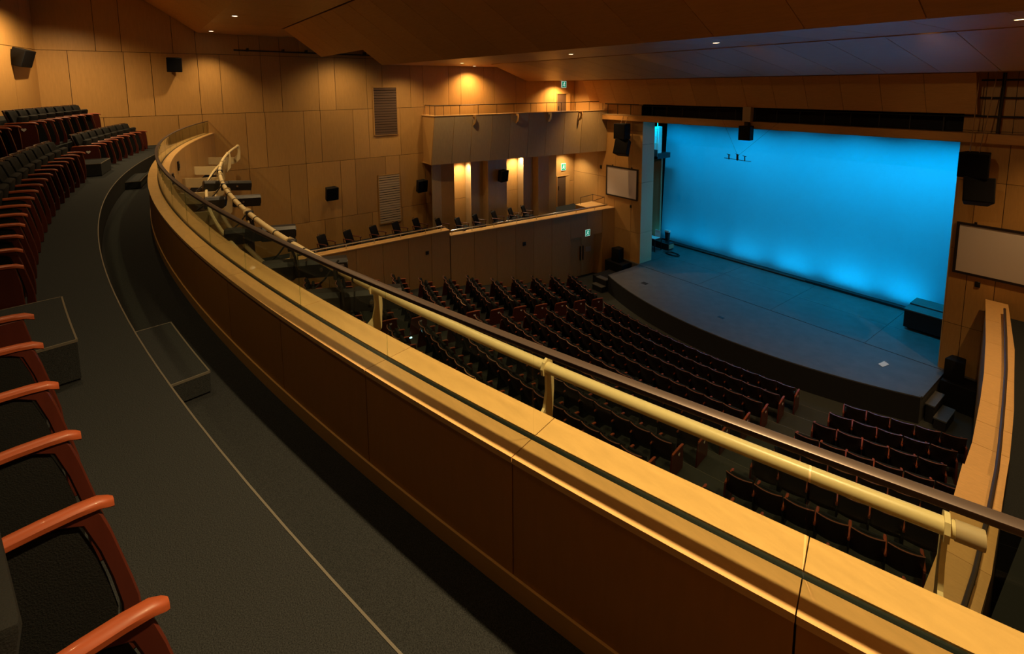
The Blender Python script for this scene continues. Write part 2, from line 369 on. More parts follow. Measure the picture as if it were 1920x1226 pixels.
c6 = cloud('steep plywood fold hanging over the proscenium', lambda x: [(20.2, 0.30), (20.85, -0.95)], [-20.35, -19.6, -18.4, -17.2, -16.0, -14.8, -13.6, -12.4, -11.2, -10.0, -8.8, -7.6, -6.4, -5.2, -3.95])

# ---- balcony: tiers, walkways
fb = struct('floor_balcony', MB().arc(34.72, 35.74, -19.6, 19.4, -3.2, -2.375, 40), 'carpet')
fu = struct('floor_upper_walkway', MB().arc(35.72, 37.1, -18.9, 18.6, -3.2, -2.0, 40), 'carpet')
part(fu, 'nosing', MB().arc(35.713, 35.723, -18.9, 18.6, -2.008, -1.998, 60), 'nosing')
part(fu, 'riser', MB().arc(35.708, 35.72, -18.9, 18.6, -2.37, -2.012, 60), 'riser')
ft = struct('floor_tier', MB().arc(37.1, 38.12, -18.0, 18.1, -3.2, -1.345, 40), 'carpet')
ft2 = struct('floor_rear_tier', MB().arc(38.12, 40.6, -16.8, 16.8, -3.2, -0.70, 40), 'carpet')
fs = struct('floor_balcony_slab', MB().arc(34.75, 41.0, -19.4, 19.0, -3.4, -3.2, 30), 'joint')
# half steps in the aisles
def half_step(label, r0, r1, a0, a1, z0, z1):
    t = at('half_step', label, 'step', pol((r0 + r1) / 2, (a0 + a1) / 2, z0), 'carpeted half steps in the balcony aisles')
    hp(t, 'tread', MB().arc(r0, r1, a0, a1, z0 + 0.02, z1, 6), 'carpet')
    hp(t, 'riser', MB().arc(r0 + 0.004, r1 - 0.004, a0 + 0.02, a1 - 0.02, z0, z1 - 0.02, 6), 'riser')
    e = 0.007
    hp(t, 'nosing', MB().arc(r0 - 0.004, r0 + e, a0, a1, z1 - 0.016, z1 + 0.002, 6).arc(r0, r1, a1 - 0.012, a1 + 0.004, z1 - 0.016, z1 + 0.002, 1).arc(r0, r1, a0 - 0.004, a0 + 0.012, z1 - 0.016, z1 + 0.002, 1), 'nosing')
half_step('carpeted half step on the lower walkway nearest the camera', 35.38, 35.705, 8.35, 10.3, -2.375, -2.19)
half_step('carpeted half step between the nearest two blocks of balcony seats', 36.12, 37.1, 8.40, 10.05, -2.0, -1.70)
half_step('carpeted half step at the far aisle, on the lower walkway', 35.40, 35.705, -9.0, -6.8, -2.375, -2.19)
half_step('carpeted half step at the far aisle, beside the far seat block', 36.12, 37.1, -8.5, -6.8, -2.0, -1.70)

# ---- balcony parapet: panels, cap pieces, skirting
J = [19.25] + [16.75 + 1.85 - 1.85 * k for k in range(0, 21)] + [-19.3]
pp = struct('wall_balcony_front', MB().arc(34.735, 35.005, -19.3, 19.3, -3.0, -1.72, 60), 'joint')
for a, b in zip(J, J[1:]):
    g = 0.006
    part(pp, 'panel', MB().arc(35.005, 35.04, b + g, a - g, -2.27, -1.70, 6), 'parapet')
    part(pp, 'panel', MB().arc(34.70, 34.735, b + g, a - g, -3.0, -1.70, 6), 'ply')
    part(pp, 'cap', MB().arc(34.895, 35.045, b + g * 0.6, a - g * 0.6, -1.70, -1.67, 6), 'maple')
    part(pp, 'cap', MB().arc(34.695, 34.858, b + g * 0.6, a - g * 0.6, -1.70, -1.67, 6), 'maple')
    part(pp, 'skirting', MB().arc(35.005, 35.052, b, a, -2.375, -2.272, 6), 'skirting')
# ---- glass guard
gg = at('glass_balustrade', 'curved frameless glass balustrade with bronze handrail on the balcony parapet', 'balustrade', pol(34.877, 10, -1.70))
hp(gg, 'channel', MB().arc(34.860, 34.893, -19.2, 19.2, -1.715, -1.676, 70), 'chan')
hp(gg, 'handrail', MB().arc(34.852, 34.902, -19.2, 19.2, -1.225, -1.20, 90), 'bronze', 0.006)
for a, b in zip(J, J[1:]):
    hp(gg, 'pane', MB().arc(34.871, 34.883, b + 0.006, a - 0.006, -1.70, -1.222, 4), 'glass')

# ---- stalls floor: raked terraces, front floor
RT0, DR, DZ = 18.85, 1.108, 0.216      # armrest tip radius, row pitch, rise
NROW = 12
fl = struct('floor', MB().box((XL, 3, -10.75), (XR, 21.5, -10.5)), 'carpet_dark')
for k in range(NROW + 2):
    part(fl, 'terrace', MB().arc(RT0 + DR * k - 0.15, RT0 + DR * (k + 1) - 0.15, -24.5 if k < 3 else -22, 27, -10.7, -10.42 + DZ * k, 24), 'carpet_dark')
    part(fl, 'nosing', MB().arc(RT0 + DR * k - 0.158, RT0 + DR * k - 0.146, -24 if k < 3 else -21, 26, -10.44 + DZ * k, -10.416 + DZ * k, 24), 'nosing')

# ---- galleries
def gallery(name, pts, zc, zf, zb, outer, side, panel_mat, seams):
    """front wall following pts (stalls side) with a maple cap; outer: cap's other edge"""
    g = 0.008
    mb = MB()
    for (a, b), (c, d) in zip(zip(pts, pts[1:]), zip(outer, outer[1:])):
        s = 0.035 * side
        mb.prism([(a[0] + s, a[1], zb), (b[0] + s, b[1], zb), (d[0], d[1], zb), (c[0], c[1], zb)], (0, 0, zc - 0.04 - zb))
    root = struct(name, mb, 'joint')
    return root
def lerp(pts, y):
    for a, b in zip(pts, pts[1:]):
        if a[1] <= y <= b[1]:
            t = (y - a[1]) / (b[1] - a[1]); return (a[0] + (b[0] - a[0]) * t, y)
    return pts[0] if y < pts[0][1] else pts[-1]
def gallery_faces(root, pts, outer, ys, zc, zb, mat, side, skip=None, capjoints=None, hsplit=None):
    for a, b in zip(ys, ys[1:]):
        p, q = lerp(pts, a + 0.008), lerp(pts, b - 0.008)
        zs = [zb, zc - 0.045] if not hsplit else [zb, hsplit, zc - 0.045]
        for c, d in zip(zs, zs[1:]):
            if skip:
                hit = [s for s in skip if not (b <= s[0] + 0.02 or a >= s[1] - 0.02)]
                if hit:
                    if d <= hit[0][2]: continue
                    c = max(c, hit[0][2])
            poly = [(p[0], p[1], c + 0.006), (q[0], q[1], c + 0.006), (q[0], q[1], d), (p[0], p[1], d)]
            part(root, 'panel', MB().prism(poly, (0.035 * side, 0, 0)), mat)
    for a, b in zip(capjoints, capjoints[1:]):
        p, q, r_, s_ = lerp(pts, a + 0.004), lerp(pts, b - 0.004), lerp(outer, b - 0.004), lerp(outer, a + 0.004)
        o = -0.02 * side
        part(root, 'cap', MB().prism([(p[0] + o, p[1], zc - 0.04), (q[0] + o, q[1], zc - 0.04), (r_[0], r_[1], zc - 0.04), (s_[0], s_[1], zc - 0.04)], (0, 0, 0.04)), 'maple')
# left gallery, upper part
LG1 = [(-19.8, 2.5), (-19.8, 11.24)]; LG1o = [(-20.22, 2.5), (-20.22, 11.24)]
g1 = gallery('wall_gallery_left', LG1, -6.52, -6.95, -10.6, LG1o, -1, 'ply', None)
gallery_faces(g1, LG1, LG1o, [2.5, 3.4, 4.55, 5.7, 6.84, 7.99, 9.16, 10.28, 11.24], -6.52, -10.6, 'ply', -1, capjoints=[2.5, 5.0, 6.2, 7.4, 8.7, 10.0, 11.24])
# left gallery, lower part angled towards the stage
LG2 = [(-19.8, 11.27), (-18.9, 21.4)]; LG2o = [(-20.22, 11.27), (-19.38, 21.4)]
def lg(y, z): return [(lerp(LG2, y)[0] - .035, y, z), (lerp(LG2o, y)[0], y, z)]
_m = MB()
for ya, yb, za, zb_ in ((11.27, 18.28, -10.6, -6.84), (20.5, 21.4, -10.6, -6.84), (18.28, 20.5, -8.15, -6.84)):
    _m.prism([lg(ya, za)[0], lg(yb, za)[0], lg(yb, za)[1], lg(ya, za)[1]], (0, 0, zb_ - za))
g2 = struct('wall_gallery_left', _m, 'joint')
gallery_faces(g2, LG2, LG2o, [11.27, 12.5, 13.73, 14.81, 15.9, 17.05, 18.28, 19.41, 20.5, 21.4], -6.80, -10.6, 'ply', -1, skip=[(18.28, 20.5, -8.15)], capjoints=[11.27, 13.7, 16.1, 18.5, 21.4])
gf1 = struct('floor_gallery_left', MB().box((XL, 2.5, -7.1), (-20.2, 11.25, -6.95)), 'carpet')
gf2 = struct('floor_gallery_left', MB().prism([(XL, 11.25, -7.35), (-20.25, 11.25, -7.35), (-19.42, 21.4, -7.35), (XL, 21.4, -7.35)], (0, 0, 0.15)), 'carpet')
# right gallery
RG1 = [(-1.30, 4.0), (-1.50, 7.88), (-1.56, 8.82), (-1.65, 9.8), (-1.80, 11.1)]; RG1o = [(-0.86, 4.0), (-0.98, 7.9), (-1.05, 8.98), (-1.18, 10.25), (-1.28, 11.1)]
RG2 = [(-1.81, 11.12), (-1.91, 12.37), (-2.15, 14.25), (-2.36, 15.7), (-2.70, 17.7), (-3.36, 21.26)]
RG2o = [(-1.29, 11.12), (-1.41, 12.34), (-1.62, 14.05), (-1.90, 15.9), (-2.17, 17.7), (-2.86, 21.26)]
g3 = gallery('wall_gallery_right', RG1, -6.55, -7.0, -10.6, [lerp(RG1o, p[1]) for p in RG1], 1, 'ply', None)
gallery_faces(g3, RG1, RG1o, [4.0, 5.5, 6.6, 7.88, 8.82, 9.8, 11.1], -6.55, -10.6, 'ply', 1, capjoints=[4.0, 5.5, 7.2, 8.75, 11.1])
g4 = gallery('wall_gallery_right', RG2, -6.80, -7.2, -10.6, [lerp(RG2o, p[1]) for p in RG2], 1, 'ply', None)
gallery_faces(g4, RG2, RG2o, [11.12, 12.37, 13.3, 14.25, 15.7, 16.7, 17.7, 18.9, 20.1, 21.26], -6.80, -10.6, 'ply', 1, capjoints=[11.12, 12.37, 13.3, 14.25, 15.7, 17.7, 19.4, 21.26])
gf3 = struct('floor_gallery_right', MB().box((-1.0, 3.0, -7.35), (XR, 11.1, -7.2)).prism([(-1.30, 11.1, -7.35), (XR, 11.1, -7.35), (XR, 21.3, -7.35), (-2.9, 21.3, -7.35)], (0, 0, 0.12)), 'carpet')
# ---- fins behind the left gallery
FZ0, FZ1 = -7.2, -3.66
def fin(name, poly, mats):
    root = struct('wall_fin', None, None)
    # every face of the folded fin a board of its own
    for (a, b), m in zip(zip(poly, poly[1:]), mats):
        part(root, 'panel', MB().slab((a[0], a[1], FZ0), (b[0], b[1], FZ0), (b[0], b[1], FZ1), (a[0], a[1], FZ1), 0.03), m)
    return root
fin('a', [(-21.4, 11.24), (-21.4, 11.73), (-21.32, 12.42), (-22.15, 12.46)], ['ply_grey', 'ply', 'ply'])
fin('b', [(-22.15, 13.58), (-21.5, 13.50), (-21.5, 14.22), (-21.15, 14.32), (-21.15, 14.86), (-21.25, 15.58), (-22.15, 15.62)], ['ply_grey', 'ply_grey', 'ply_grey', 'ply_grey', 'ply_grey', 'ply'])
fin('c', [(-22.15, 17.02), (-21.5, 16.90), (-21.5, 17.56), (-21.15, 17.68), (-21.15, 18.45), (-21.35, 19.18), (-22.15, 19.22)], ['ply_grey', 'ply_grey', 'ply_grey', 'ply_grey', 'ply_grey', 'ply'])
# ---- upper box above the gallery: raked front panels, rail
ub = struct('wall_upper_box', MB().prism([(XL, 11.32, -3.62), (-21.25, 11.32, -3.62), (-19.75, 21.4, -3.62), (XL, 21.4, -3.62)], (0, 0, 0.12)).prism([(XL, 11.32, -2.5), (-21.25, 11.32, -2.5), (-19.75, 21.35, -2.5), (XL, 21.4, -2.5)], (0, 0, 0.1)), 'joint')
BT = [(-20.98, 11.24), (-19.45, 21.38)]; BB = [(-21.12, 11.08), (-19.58, 21.38)]
ys = [0, 0.098, 0.19, 0.295, 0.395, 0.50, 0.605, 0.715, 0.825, 0.935, 1.0]
def L2(P, t): return (P[0][0] + (P[1][0] - P[0][0]) * t, P[0][1] + (P[1][1] - P[0][1]) * t)
for a, b in zip(ys, ys[1:]):
    p, q, r_, s_ = L2(BB, a + .001), L2(BB, b - .001), L2(BT, b - .001), L2(BT, a + .001)
    part(ub, 'panel', MB().slab((p[0], p[1], -3.66), (q[0], q[1], -3.66), (r_[0], r_[1], -1.36), (s_[0], s_[1], -1.36), 0.05), 'ply_grey')
part(ub, 'end_panel', MB().slab((XL, 11.22, -3.66), (-21.13, 11.06, -3.66), (-20.99, 11.22, -1.36), (XL, 11.22, -1.36), 0.04), 'ply')
part(ub, 'cap', MB().prism([(-20.95, 11.2, -1.36), (-19.42, 21.38, -1.36), (-19.75, 21.38, -1.36), (-21.28, 11.2, -1.36)], (0, 0, 0.035)), 'maple')
part(ub, 'cap', MB().prism([(XL, 11.18, -1.36), (-20.97, 11.18, -1.36), (-20.97, 11.5, -1.36), (XL, 11.5, -1.36)], (0, 0, 0.033)), 'maple')
part(ub, 'soffit', MB().prism([(XL, 11.12, -3.66), (-21.16, 11.12, -3.66), (-19.63, 21.38, -3.66), (XL, 21.38, -3.66)], (0, 0, 0.03)), 'ply')

# ---- stage
AC = (-10.59, 32.67); AR = 15.23
def apron_pts(r, n=40):
    a0 = math.degrees(math.asin((-17.0 - AC[0]) / r)); a1 = math.degrees(math.asin((-4.19 - AC[0]) / r))
    return [pol(r, a0 + (a1 - a0) * i / n, 0, AC)[:2] for i in range(n + 1)]
ap = apron_pts(AR)
st = struct('floor_stage', MB().prism([(x, y, -10.5) for x, y in ap] + [(-4.19, 21.25, -10.5), (-17.0, 21.25, -10.5)], (0, 0, 0.895)), 'stage')
part(st, 'apron_face', MB().loft([[(x, y - 0.012, -10.5), (x, y - 0.002, -10.5), (x, y - 0.002, -9.64), (x, y - 0.012, -9.64)] for x, y in ap]), 'black')
part(st, 'edge_trim', MB().loft([[(x, y - 0.014, -9.64), (x, y + 0.05, -9.64), (x, y + 0.05, -9.601), (x, y - 0.014, -9.601)] for x, y in ap]).box((-4.25, 18.9, -9.64), (-4.15, 21.3, -9.598)), 'stage')
for a, b in zip((-20.5, -17.0, -13.5, -10.0, -6.5, -3.0), (-17.0, -13.5, -10.0, -6.5, -3.0, 0.5)):
    part(st, 'lino_sheet', MB().box((a + 0.006, 21.28, -9.9), (b - 0.006, 23.6, -9.6)), 'stage')
    part(st, 'lino_sheet', MB().box((a + 0.006, 23.612, -9.9), (b - 0.006, 27.4, -9.6)), 'stage')
part(st, 'trap_plate', MB().box((-15.3, 19.3, -9.604), (-15.0, 19.55, -9.599)), 'black')
part(st, 'scuff', MB().box((-11.0, 18.9, -9.604), (-10.75, 19.05, -9.5985)), 'black_paint')
sb = struct('wall_stage_back', MB().box((-24, 27.6, -10), (1, 27.8, 3)).box((-24.2, 22.3, -10), (-24, 27.8, 3)).box((1.0, 22.3, -10), (1.2, 27.8, 3)), 'black')
sc_ = struct('ceiling_stage', MB().box((-24, 22.3, 2.9), (1, 27.8, 3.0)), 'black')

# ================================================================== THINGS
# ---- cyclorama
cy = at('cyclorama', 'huge pale cloth backdrop lit bright blue at the back of the stage', 'backdrop', (-11, 26.2, -9.5))
rings = []
n = 60
cyv = MB(); cols = []
for i in range(n + 1):
    t = i / n; top = -18.92 + t * 17.2; bot = -19.16 + t * 17.6
    wob = 0.03 * math.sin(t * 37) + 0.02 * math.sin(t * 83 + 1)
    cols.append([(bot, 26.05 + wob, -9.50), (bot, 26.07 + wob, -9.50), ((top + bot) / 2, 26.16 + wob * .7, -6), ((top + bot) / 2, 26.14 + wob * .7, -6)])
front = [[(-19.16 + (i / n) * 17.6 + ((-18.92 + (i / n) * 17.2) - (-19.16 + (i / n) * 17.6)) * min(1, j / 8 * 1.0), 26.02 + 0.05 * (j / 8) + 0.022 * math.sin(i * 0.63) + 0.012 * math.sin(i * 1.41 + 1), -9.5 + j / 8 * 8.2) for j in range(9)] for i in range(n + 1)]
vv = [p for r_ in front for p in r_]; nb = len(vv)
vv += [(p[0], p[1] + 0.01, p[2]) for p in vv[:nb]]
ff = []
for i in range(n):
    for j in range(8):
        a = i * 9 + j; ff.append((a, a + 9, a + 10, a + 1)); ff.append((nb + a + 1, nb + a + 10, nb + a + 9, nb + a))
cyv.add(vv, ff); cyv.smooth = True
hp(cy, 'cloth', cyv, 'cyc')
hp(cy, 'bottom_pipe', MB().box((-18.3, 25.72, -9.6), (-3.0, 25.98, -9.49)), 'black_paint')
hp(cy, 'pipe_edge', MB().box((-18.3, 25.70, -9.53), (-10.5, 25.73, -9.49)), 'nosing')

# ---- theatre seats
def grid_slab(w, prof, thick, curve, nx=6):
    """curved slab: prof list of (y,z) up the back, bowed in plan, thickness towards +y"""
    rings = []
    for i in range(nx + 1):
        x = -w / 2 + w * i / nx; bow = curve * (2 * x / w) ** 2
        r_ = [(x, y + bow, z) for y, z in prof] + [(x, y + bow + thick, z) for y, z in reversed(prof)]
        rings.append(r_)
    m = MB().loft(rings); return m
def arm_mesh(mat, L0=-0.31, L1=0.25, zt=0.635):
    prof = [(L0, 0.018, zt - .012), (L0 + .03, .024, zt - .006), (-0.12, .026, zt), (0.06, .027, zt), (0.15, .027, zt - .004), (0.21, .026, zt - .012), (L1 - .012, .021, zt - .026), (L1, .012, zt - .034)]
    rings = []
    for y, hw, z in prof:
        rings.append([(hw * cx_, y, z - 0.016 + 0.018 * cz_) for cx_, cz_ in ((-1, -.6), (-1, .3), (-.7, .8), (0, 1), (.7, .8), (1, .3), (1, -.6), (0.6, -1), (-.6, -1))])
    m = MB().loft(rings); m.smooth = True; return m.mesh('armrest', mat)
def side_mesh(mat, full=False):
    if full: poly = [(-.42, 0), (.22, 0), (.235, .2), (.225, .45), (.20, .595), (-.33, .60), (-.38, .3)]
    else: poly = [(.19, 0), (.29, 0), (.298, .10), (.292, .20), (.278, .28), (.258, .38), (.236, .49), (.215, .57), (.20, .602), (-.02, .602), (.10, .592), (.160, .558), (.195, .44), (.220, .32), (.238, .20), (.235, .10)]
    return MB().prism([(-.02, y, z) for y, z in poly], (.04, 0, 0)).mesh('side_panel', mat, 0.006, 1)
backprof = [(-.25, .40), (-.30, .55), (-.355, .72), (-.41, .90)]
ME = {}
for key, am, sm in (('b', 'arm', 'arm_dark'), ('s', 'arm', 'arm_dark')):
    ME[key + 'seat'] = MB().prism([(-.235, -.20, .36), (-.235, -.09, .37), (-.235, -.02, .75), (-.235, -.115, .77)], (.47, 0, 0)).mesh('seat', 'fabric', 0.03, 2)
    gb = grid_slab(.47, [(-.215, .44), (-.26, .58), (-.31, .74), (-.358, .885)], .06, .05, 4); ME[key + 'back'] = gb.mesh('backrest', 'fabric', 0.012, 1)
    gs = grid_slab(.525, [(-.255, .36), (-.30, .55), (-.355, .73), (-.408, .905)], .028, .06, 6); ME[key + 'shell'] = gs.mesh('back_shell', 'shell', 0.006, 1)
    ME[key + 'trim'] = grid_slab(.525, [(-.409, .904), (-.413, .918)], .030, .06, 6).mesh('top_trim', 'trim')  # added strip that carries the painted highlight along the back's top
    ME[key + 'arm'] = arm_mesh(am); ME[key + 'side'] = side_mesh(sm); ME[key + 'end'] = side_mesh(sm, True)
    ME[key + 'infill'] = MB().prism([(-.012, y, z) for y, z in ((-.34, .03), (.21, .03), (.23, .20), (.21, .33), (.185, .45), (.15, .56), (.05, .60), (-.31, .60), (-.28, .35))], (.024, 0, 0)).mesh('side_infill', 'fabric')
hb_ = []
for i in range(13):
    t = 2 * PI * i / 13
    hb_.append((0.022, 0.0 + 0.0030 * 16 * math.sin(t) ** 3, 0.47 + 0.0028 * (13 * math.cos(t) - 5 * math.cos(2 * t) - 2 * math.cos(3 * t) - math.cos(4 * t))))
ME['badge'] = MB().prism(hb_, (0.004, 0, 0)).mesh('row_badge', 'badge')
def seat_thing(a, rt, z, label, group, key, right='side', left=None, pitch=0.55):
    """a seat at angle a, armrest tips at radius rt; right/left: arm with 'side' or 'end' panel or None"""
    t = thing('theatre_seat', label, 'seat', pol(rt + 0.25, a, z), math.radians(a), group)
    link('seat', ME[key + 'seat'], t); link('backrest', ME[key + 'back'], t); bs = link('back_shell', ME[key + 'shell'], t)
    if key == 's': link('top_trim', ME[key + 'trim'], bs)
    for sd, s in ((right, 1), (left, -1)):
        if not sd: continue
        x = s * pitch / 2
        link('armrest', ME[key + 'arm'], t, (x, 0, 0))
        sp = link('side_panel', ME[key + sd], t, (x, 0, 0))
        if sd == 'side': link('side_infill', ME[key + 'infill'], sp)
        if sd == 'end' and s == 1: link('row_badge', ME['badge'], sp)
    return t
def balcony_block(angles, rt, z, right_end, left_end, lab, group):
    n = len(angles) - 1
    for i in range(n):
        a = (angles[i] + angles[i + 1]) / 2
        seat_thing(a, rt, z, lab(i + 1, n), group, 'b', 'end' if (i == 0 and right_end) else 'side', ('end' if left_end else 'side') if i == n - 1 else None, math.radians(angles[i] - angles[i + 1]) * (rt + .25))
lin = lambda a, b, n: [a + (b - a) * i / n for i in range(n + 1)]
balcony_block([15.42, 14.57, 13.70, 12.88, 12.04, 11.14, 10.31], 36.32, -2.0, False, True,
    lambda i, n: f'balcony seat with red wooden armrest, nearest block, {ORD[i]} from the camera', 'balcony seats in the nearest block')
balcony_block(lin(8.28, -6.28, 16), 36.32, -2.0, True, True,
    lambda i, n: f'balcony front row seat with red armrest, middle block, {ORD[i]} from its near end', 'balcony seats in the middle block')
balcony_block(lin(-8.64, -16.2, 8), 36.30, -2.0, True, True,
    lambda i, n: f'balcony front row seat, far block by the wall, {ORD[i]} from its near end', 'balcony seats in the far block')
balcony_block(lin(-7.35, -14.7, 8), 37.22, -1.345, True, True,
    lambda i, n: f'raised second row balcony seat, far block, {ORD[i]} from its near end', 'second row balcony seats in the far block')
balcony_block(lin(-2.6, -5.55, 3), 37.22, -1.345, True, True,
    lambda i, n: f'raised second row balcony seat at the left frame edge, {ORD[i]} from the camera', 'second row balcony seats in the middle block')

# ---- stalls seats
def parapet_v(u):
    """picture height of the parapet's outer top edge"""
    best = None
    for i in range(0, 76):
        a = -18 + i * 0.49
        p = proj(pol(34.7, a, -1.67))
        if p is None: continue
        if best is None or abs(p[0] - u) < best[0]:
            if a > 0: best = (abs(p[0] - u), p[1])
    return best[1]
def in_view(a, rt, z):
    p = proj(pol(rt + .65, a, z + .92))
    if p is None: return False
    if p[0] < 480 or p[0] > 1980: return False
    return p[1] < parapet_v(p[0]) + 26
PITCH = 0.548
cnt = 0
for k in range(NROW):
    rt = RT0 + DR * k; z = -10.42 + DZ * k; rc = rt + .25
    rowname = ORD[k + 1] + ' row' if k else 'front row'
    def angx(x): return math.degrees(math.asin((x - CX) / rc))
    step = math.degrees(PITCH / rc)
    # left block: from the aisle (x -15.55) towards the gallery wall
    a_end = angx(-15.58); lim = angx((-18.35, -18.2, -18.2, -18.55, -18.65, -18.8, -18.95, -19.1, -19.3, -19.35, -19.4, -19.4)[k])
    n = int((a_end - lim) / step)
    for i in range(n):
        a = a_end - (i + .5) * step
        if not in_view(a, rt, z): continue
        seat_thing(a, rt, z, f'dark stalls seat, left block, {rowname} from the stage, {ORD[i + 1]} from the aisle', 'stalls seats in the left block', 's', 'end' if i == 0 else 'side', 'end' if i == n - 1 else None, PITCH); cnt += 1
    # centre block
    a0 = angx(-6.72 + 0.04 * k); a1 = angx(-14.7 + 0.0 * k); n = round((a0 - a1) / step); stp = (a0 - a1) / n
    for i in range(n):
        a = a0 - (i + .5) * stp
        if not in_view(a, rt, z): continue
        seat_thing(a, rt, z, f'dark stalls seat, centre block, {rowname} from the stage, {ORD[i + 1]} from the right aisle', 'stalls seats in the centre block', 's', 'end' if i == 0 else 'side', 'end' if i == n - 1 else None, math.radians(stp) * rc); cnt += 1
    # right block: from the aisle to the right gallery wall
    a0 = angx(-5.5 + 0.03 * k)
    i = 0
    pos = []
    while True:
        a = a0 + (i + .5) * step; p = pol(rc + .1, a + step * .5, z)
        wx = lerp(RG1 if p[1] < 11.1 else RG2, p[1])[0]
        if p[0] > wx - 0.05 or i > 9: break
        pos.append(a); i += 1
    for i, a in enumerate(pos):
        if not in_view(a, rt, z): continue
        seat_thing(a, rt, z, f'dark stalls seat, right block, {rowname} from the stage, {ORD[i + 1]} from the aisle', 'stalls seats in the right block', 's', 'end' if i == len(pos) - 1 else 'side', 'end' if i == 0 else None, PITCH); cnt += 1
print('stalls seats', cnt)

# ---- gallery chairs
CM = dict(
    seat=MB().box((-.24, -.22, .38), (.24, .24, .46)).mesh('seat', 'leather', 0.03, 2),
    back=grid_slab(.46, [(-.20, .46), (-.25, .62), (-.31, .78), (-.36, .93)], .07, .03, 4).mesh('backrest', 'leather', 0.02, 2),
    arm=arm_mesh('arm_dark', -0.26, 0.24, 0.66),
    frame=MB().tube([(0, .20, 0), (0, .19, .64)], .018, 6).tube([(0, -.28, 0), (0, -.20, .42), (0, -.27, .65)], .018, 6).mesh('arm_frame', 'arm_dark'),
    handle=MB().tube([(-.07, -.38, .90), (-.05, -.40, .96), (.05, -.40, .96), (.07, -.38, .90)], .010, 6).mesh('back_handle', 'black_paint'))
def gallery_chair(x, y, z, rz, label):
    t = thing('gallery_chair', label, 'chair', (x, y, z), rz, 'loose black chairs along the left gallery')
    link('seat', CM['seat'], t); link('backrest', CM['back'], t); link('back_handle', CM['handle'], t)
    for s in (-1, 1): link('armrest', CM['arm'], t, (s * .27, 0, 0)); link('arm_frame', CM['frame'], t, (s * .27, 0, 0))
for i, y in enumerate((5.80, 6.88, 8.02, 9.06, 10.06)):
    gallery_chair(-20.62, y + .12, -6.95, -1.0, f'black padded chair on the upper left gallery, {ORD[i + 1]} from the balcony')
gallery_chair(-20.8, 11.45, -7.2, -0.9, 'black chair half hidden behind the step in the left gallery front')
for i, y in enumerate((12.15, 13.16, 14.28, 15.32, 16.18)):
    gallery_chair(-20.35, y + .1, -7.2, -1.0, f'black padded chair by the lit fins of the left gallery, {ORD[i + 1]} from the step')

# ---- rails of galleries and upper box
def rail(name, label, pts, r, posts, drop, mat, mid=None):
    t = at(name, label, 'railing', pts[0])
    hp(t, 'top_rail', MB().tube(pts, r, 8), mat)
    for p in posts:
        hp(t, 'post', MB().cyl((p[0], p[1], p[2]), (p[0], p[1], p[2] - drop), r * .7, 6), mat)
    if mid: hp(t, 'mid_rail', MB().tube([(p[0], p[1], p[2] - mid) for p in pts], r * .6, 6), mat)
    return t
rail('gallery_rail', 'low steel rail on the upper left gallery parapet', [(-20.0, 4.6, -6.34), (-20.0, 10.95, -6.34)], .024, [(-20.0, y, -6.34) for y in (5.3, 6.5, 7.7, 8.9, 10.1, 10.9)], .18, 'steel')
rail('gallery_rail', 'low steel rail on the left gallery parapet below the fins', [(-19.98, 11.4, -6.63), (-19.12, 21.0, -6.63)], .024, [(-19.98 + .0896 * (y - 11.4), y, -6.63) for y in (11.45, 12.5, 13.7, 15.0, 16.2, 17.5, 18.8, 20.1)], .17, 'steel')
rr = [(-1.08, 7.0, -6.40), (-1.15, 8.4, -6.40), (-1.26, 9.7, -6.40), (-1.40, 11.1, -6.40), (-1.55, 12.3, -6.55), (-1.82, 14.3, -6.62), (-2.05, 15.9, -6.62), (-2.38, 17.9, -6.62), (-2.78, 20.2, -6.62)]
rail('gallery_rail', 'dark curved rail along the right gallery parapet', rr, .03, [rr[i] for i in (1, 3, 5, 7)], .16, 'bronze')
ubt = lambda t, z: (BT[0][0] + (BT[1][0] - BT[0][0]) * t - .12, BT[0][1] + (BT[1][1] - BT[0][1]) * t, z)
rail('box_rail', 'thin dark railing along the top of the upper box', [(XL + .1, 11.32, -0.86), (-21.1, 11.32, -0.86)] + [ubt(t, -0.86) for t in (0.05, .3, .6, .985)], .018,
     [(XL + .1, 11.32, -.86), (-21.6, 11.32, -.86), (-21.1, 11.32, -.86)] + [ubt(t, -.86) for t in (0.05, .13, .225, .325, .42, .515, .61, .70, .79, .88, .97)], .48, 'bronze')
rail('catwalk_rail', 'black pipe railing at the left end of the proscenium beam', [(-19.4, 21.05, -0.98), (-17.1, 21.05, -0.98)], .03, [(x, 21.05, -.98) for x in (-19.2, -18.5, -17.6)], .56, 'black_paint')
rail('stair_rail', 'small thin rail around the landing at the stage end of left gallery', [(-20.4, 20.2, -6.35), (-20.4, 21.2, -6.3), (-19.5, 21.2, -6.3), (-19.5, 20.3, -6.4)], .018, [(-20.4, 20.2, -6.35), (-20.4, 21.2, -6.3), (-19.5, 21.2, -6.3)], .42, 'bronze')
t = at('gallery_landing', 'pale wooden landing box at the stage end of the left gallery', 'landing', (-19.9, 20.8, -7.2))
hp(t, 'box', MB().box((-20.6, 20.0, -7.2), (-19.56, 21.36, -6.79)), 'ply'); hp(t, 'top', MB().box((-20.62, 19.98, -6.79), (-19.56, 21.36, -6.76)), 'maple')
# black pipe frame right of the proscenium header
t = at('pipe_frame', 'black pipe grid in front of the lit wall at top right', 'pipe frame', (-3.2, 21.2, -1.5))
for z in (0.08, -0.46, -1.03): hp(t, 'cross_pipe', MB().cyl((-4.4 if z < -1 else -4.0, 21.2, z), (-0.5, 21.2, z), .03, 8), 'black_paint')
for x in (-3.48, -1.9): hp(t, 'upright', MB().cyl((x, 21.16, 0.3), (x - .03, 21.16, -1.54), .045, 8), 'black_paint')

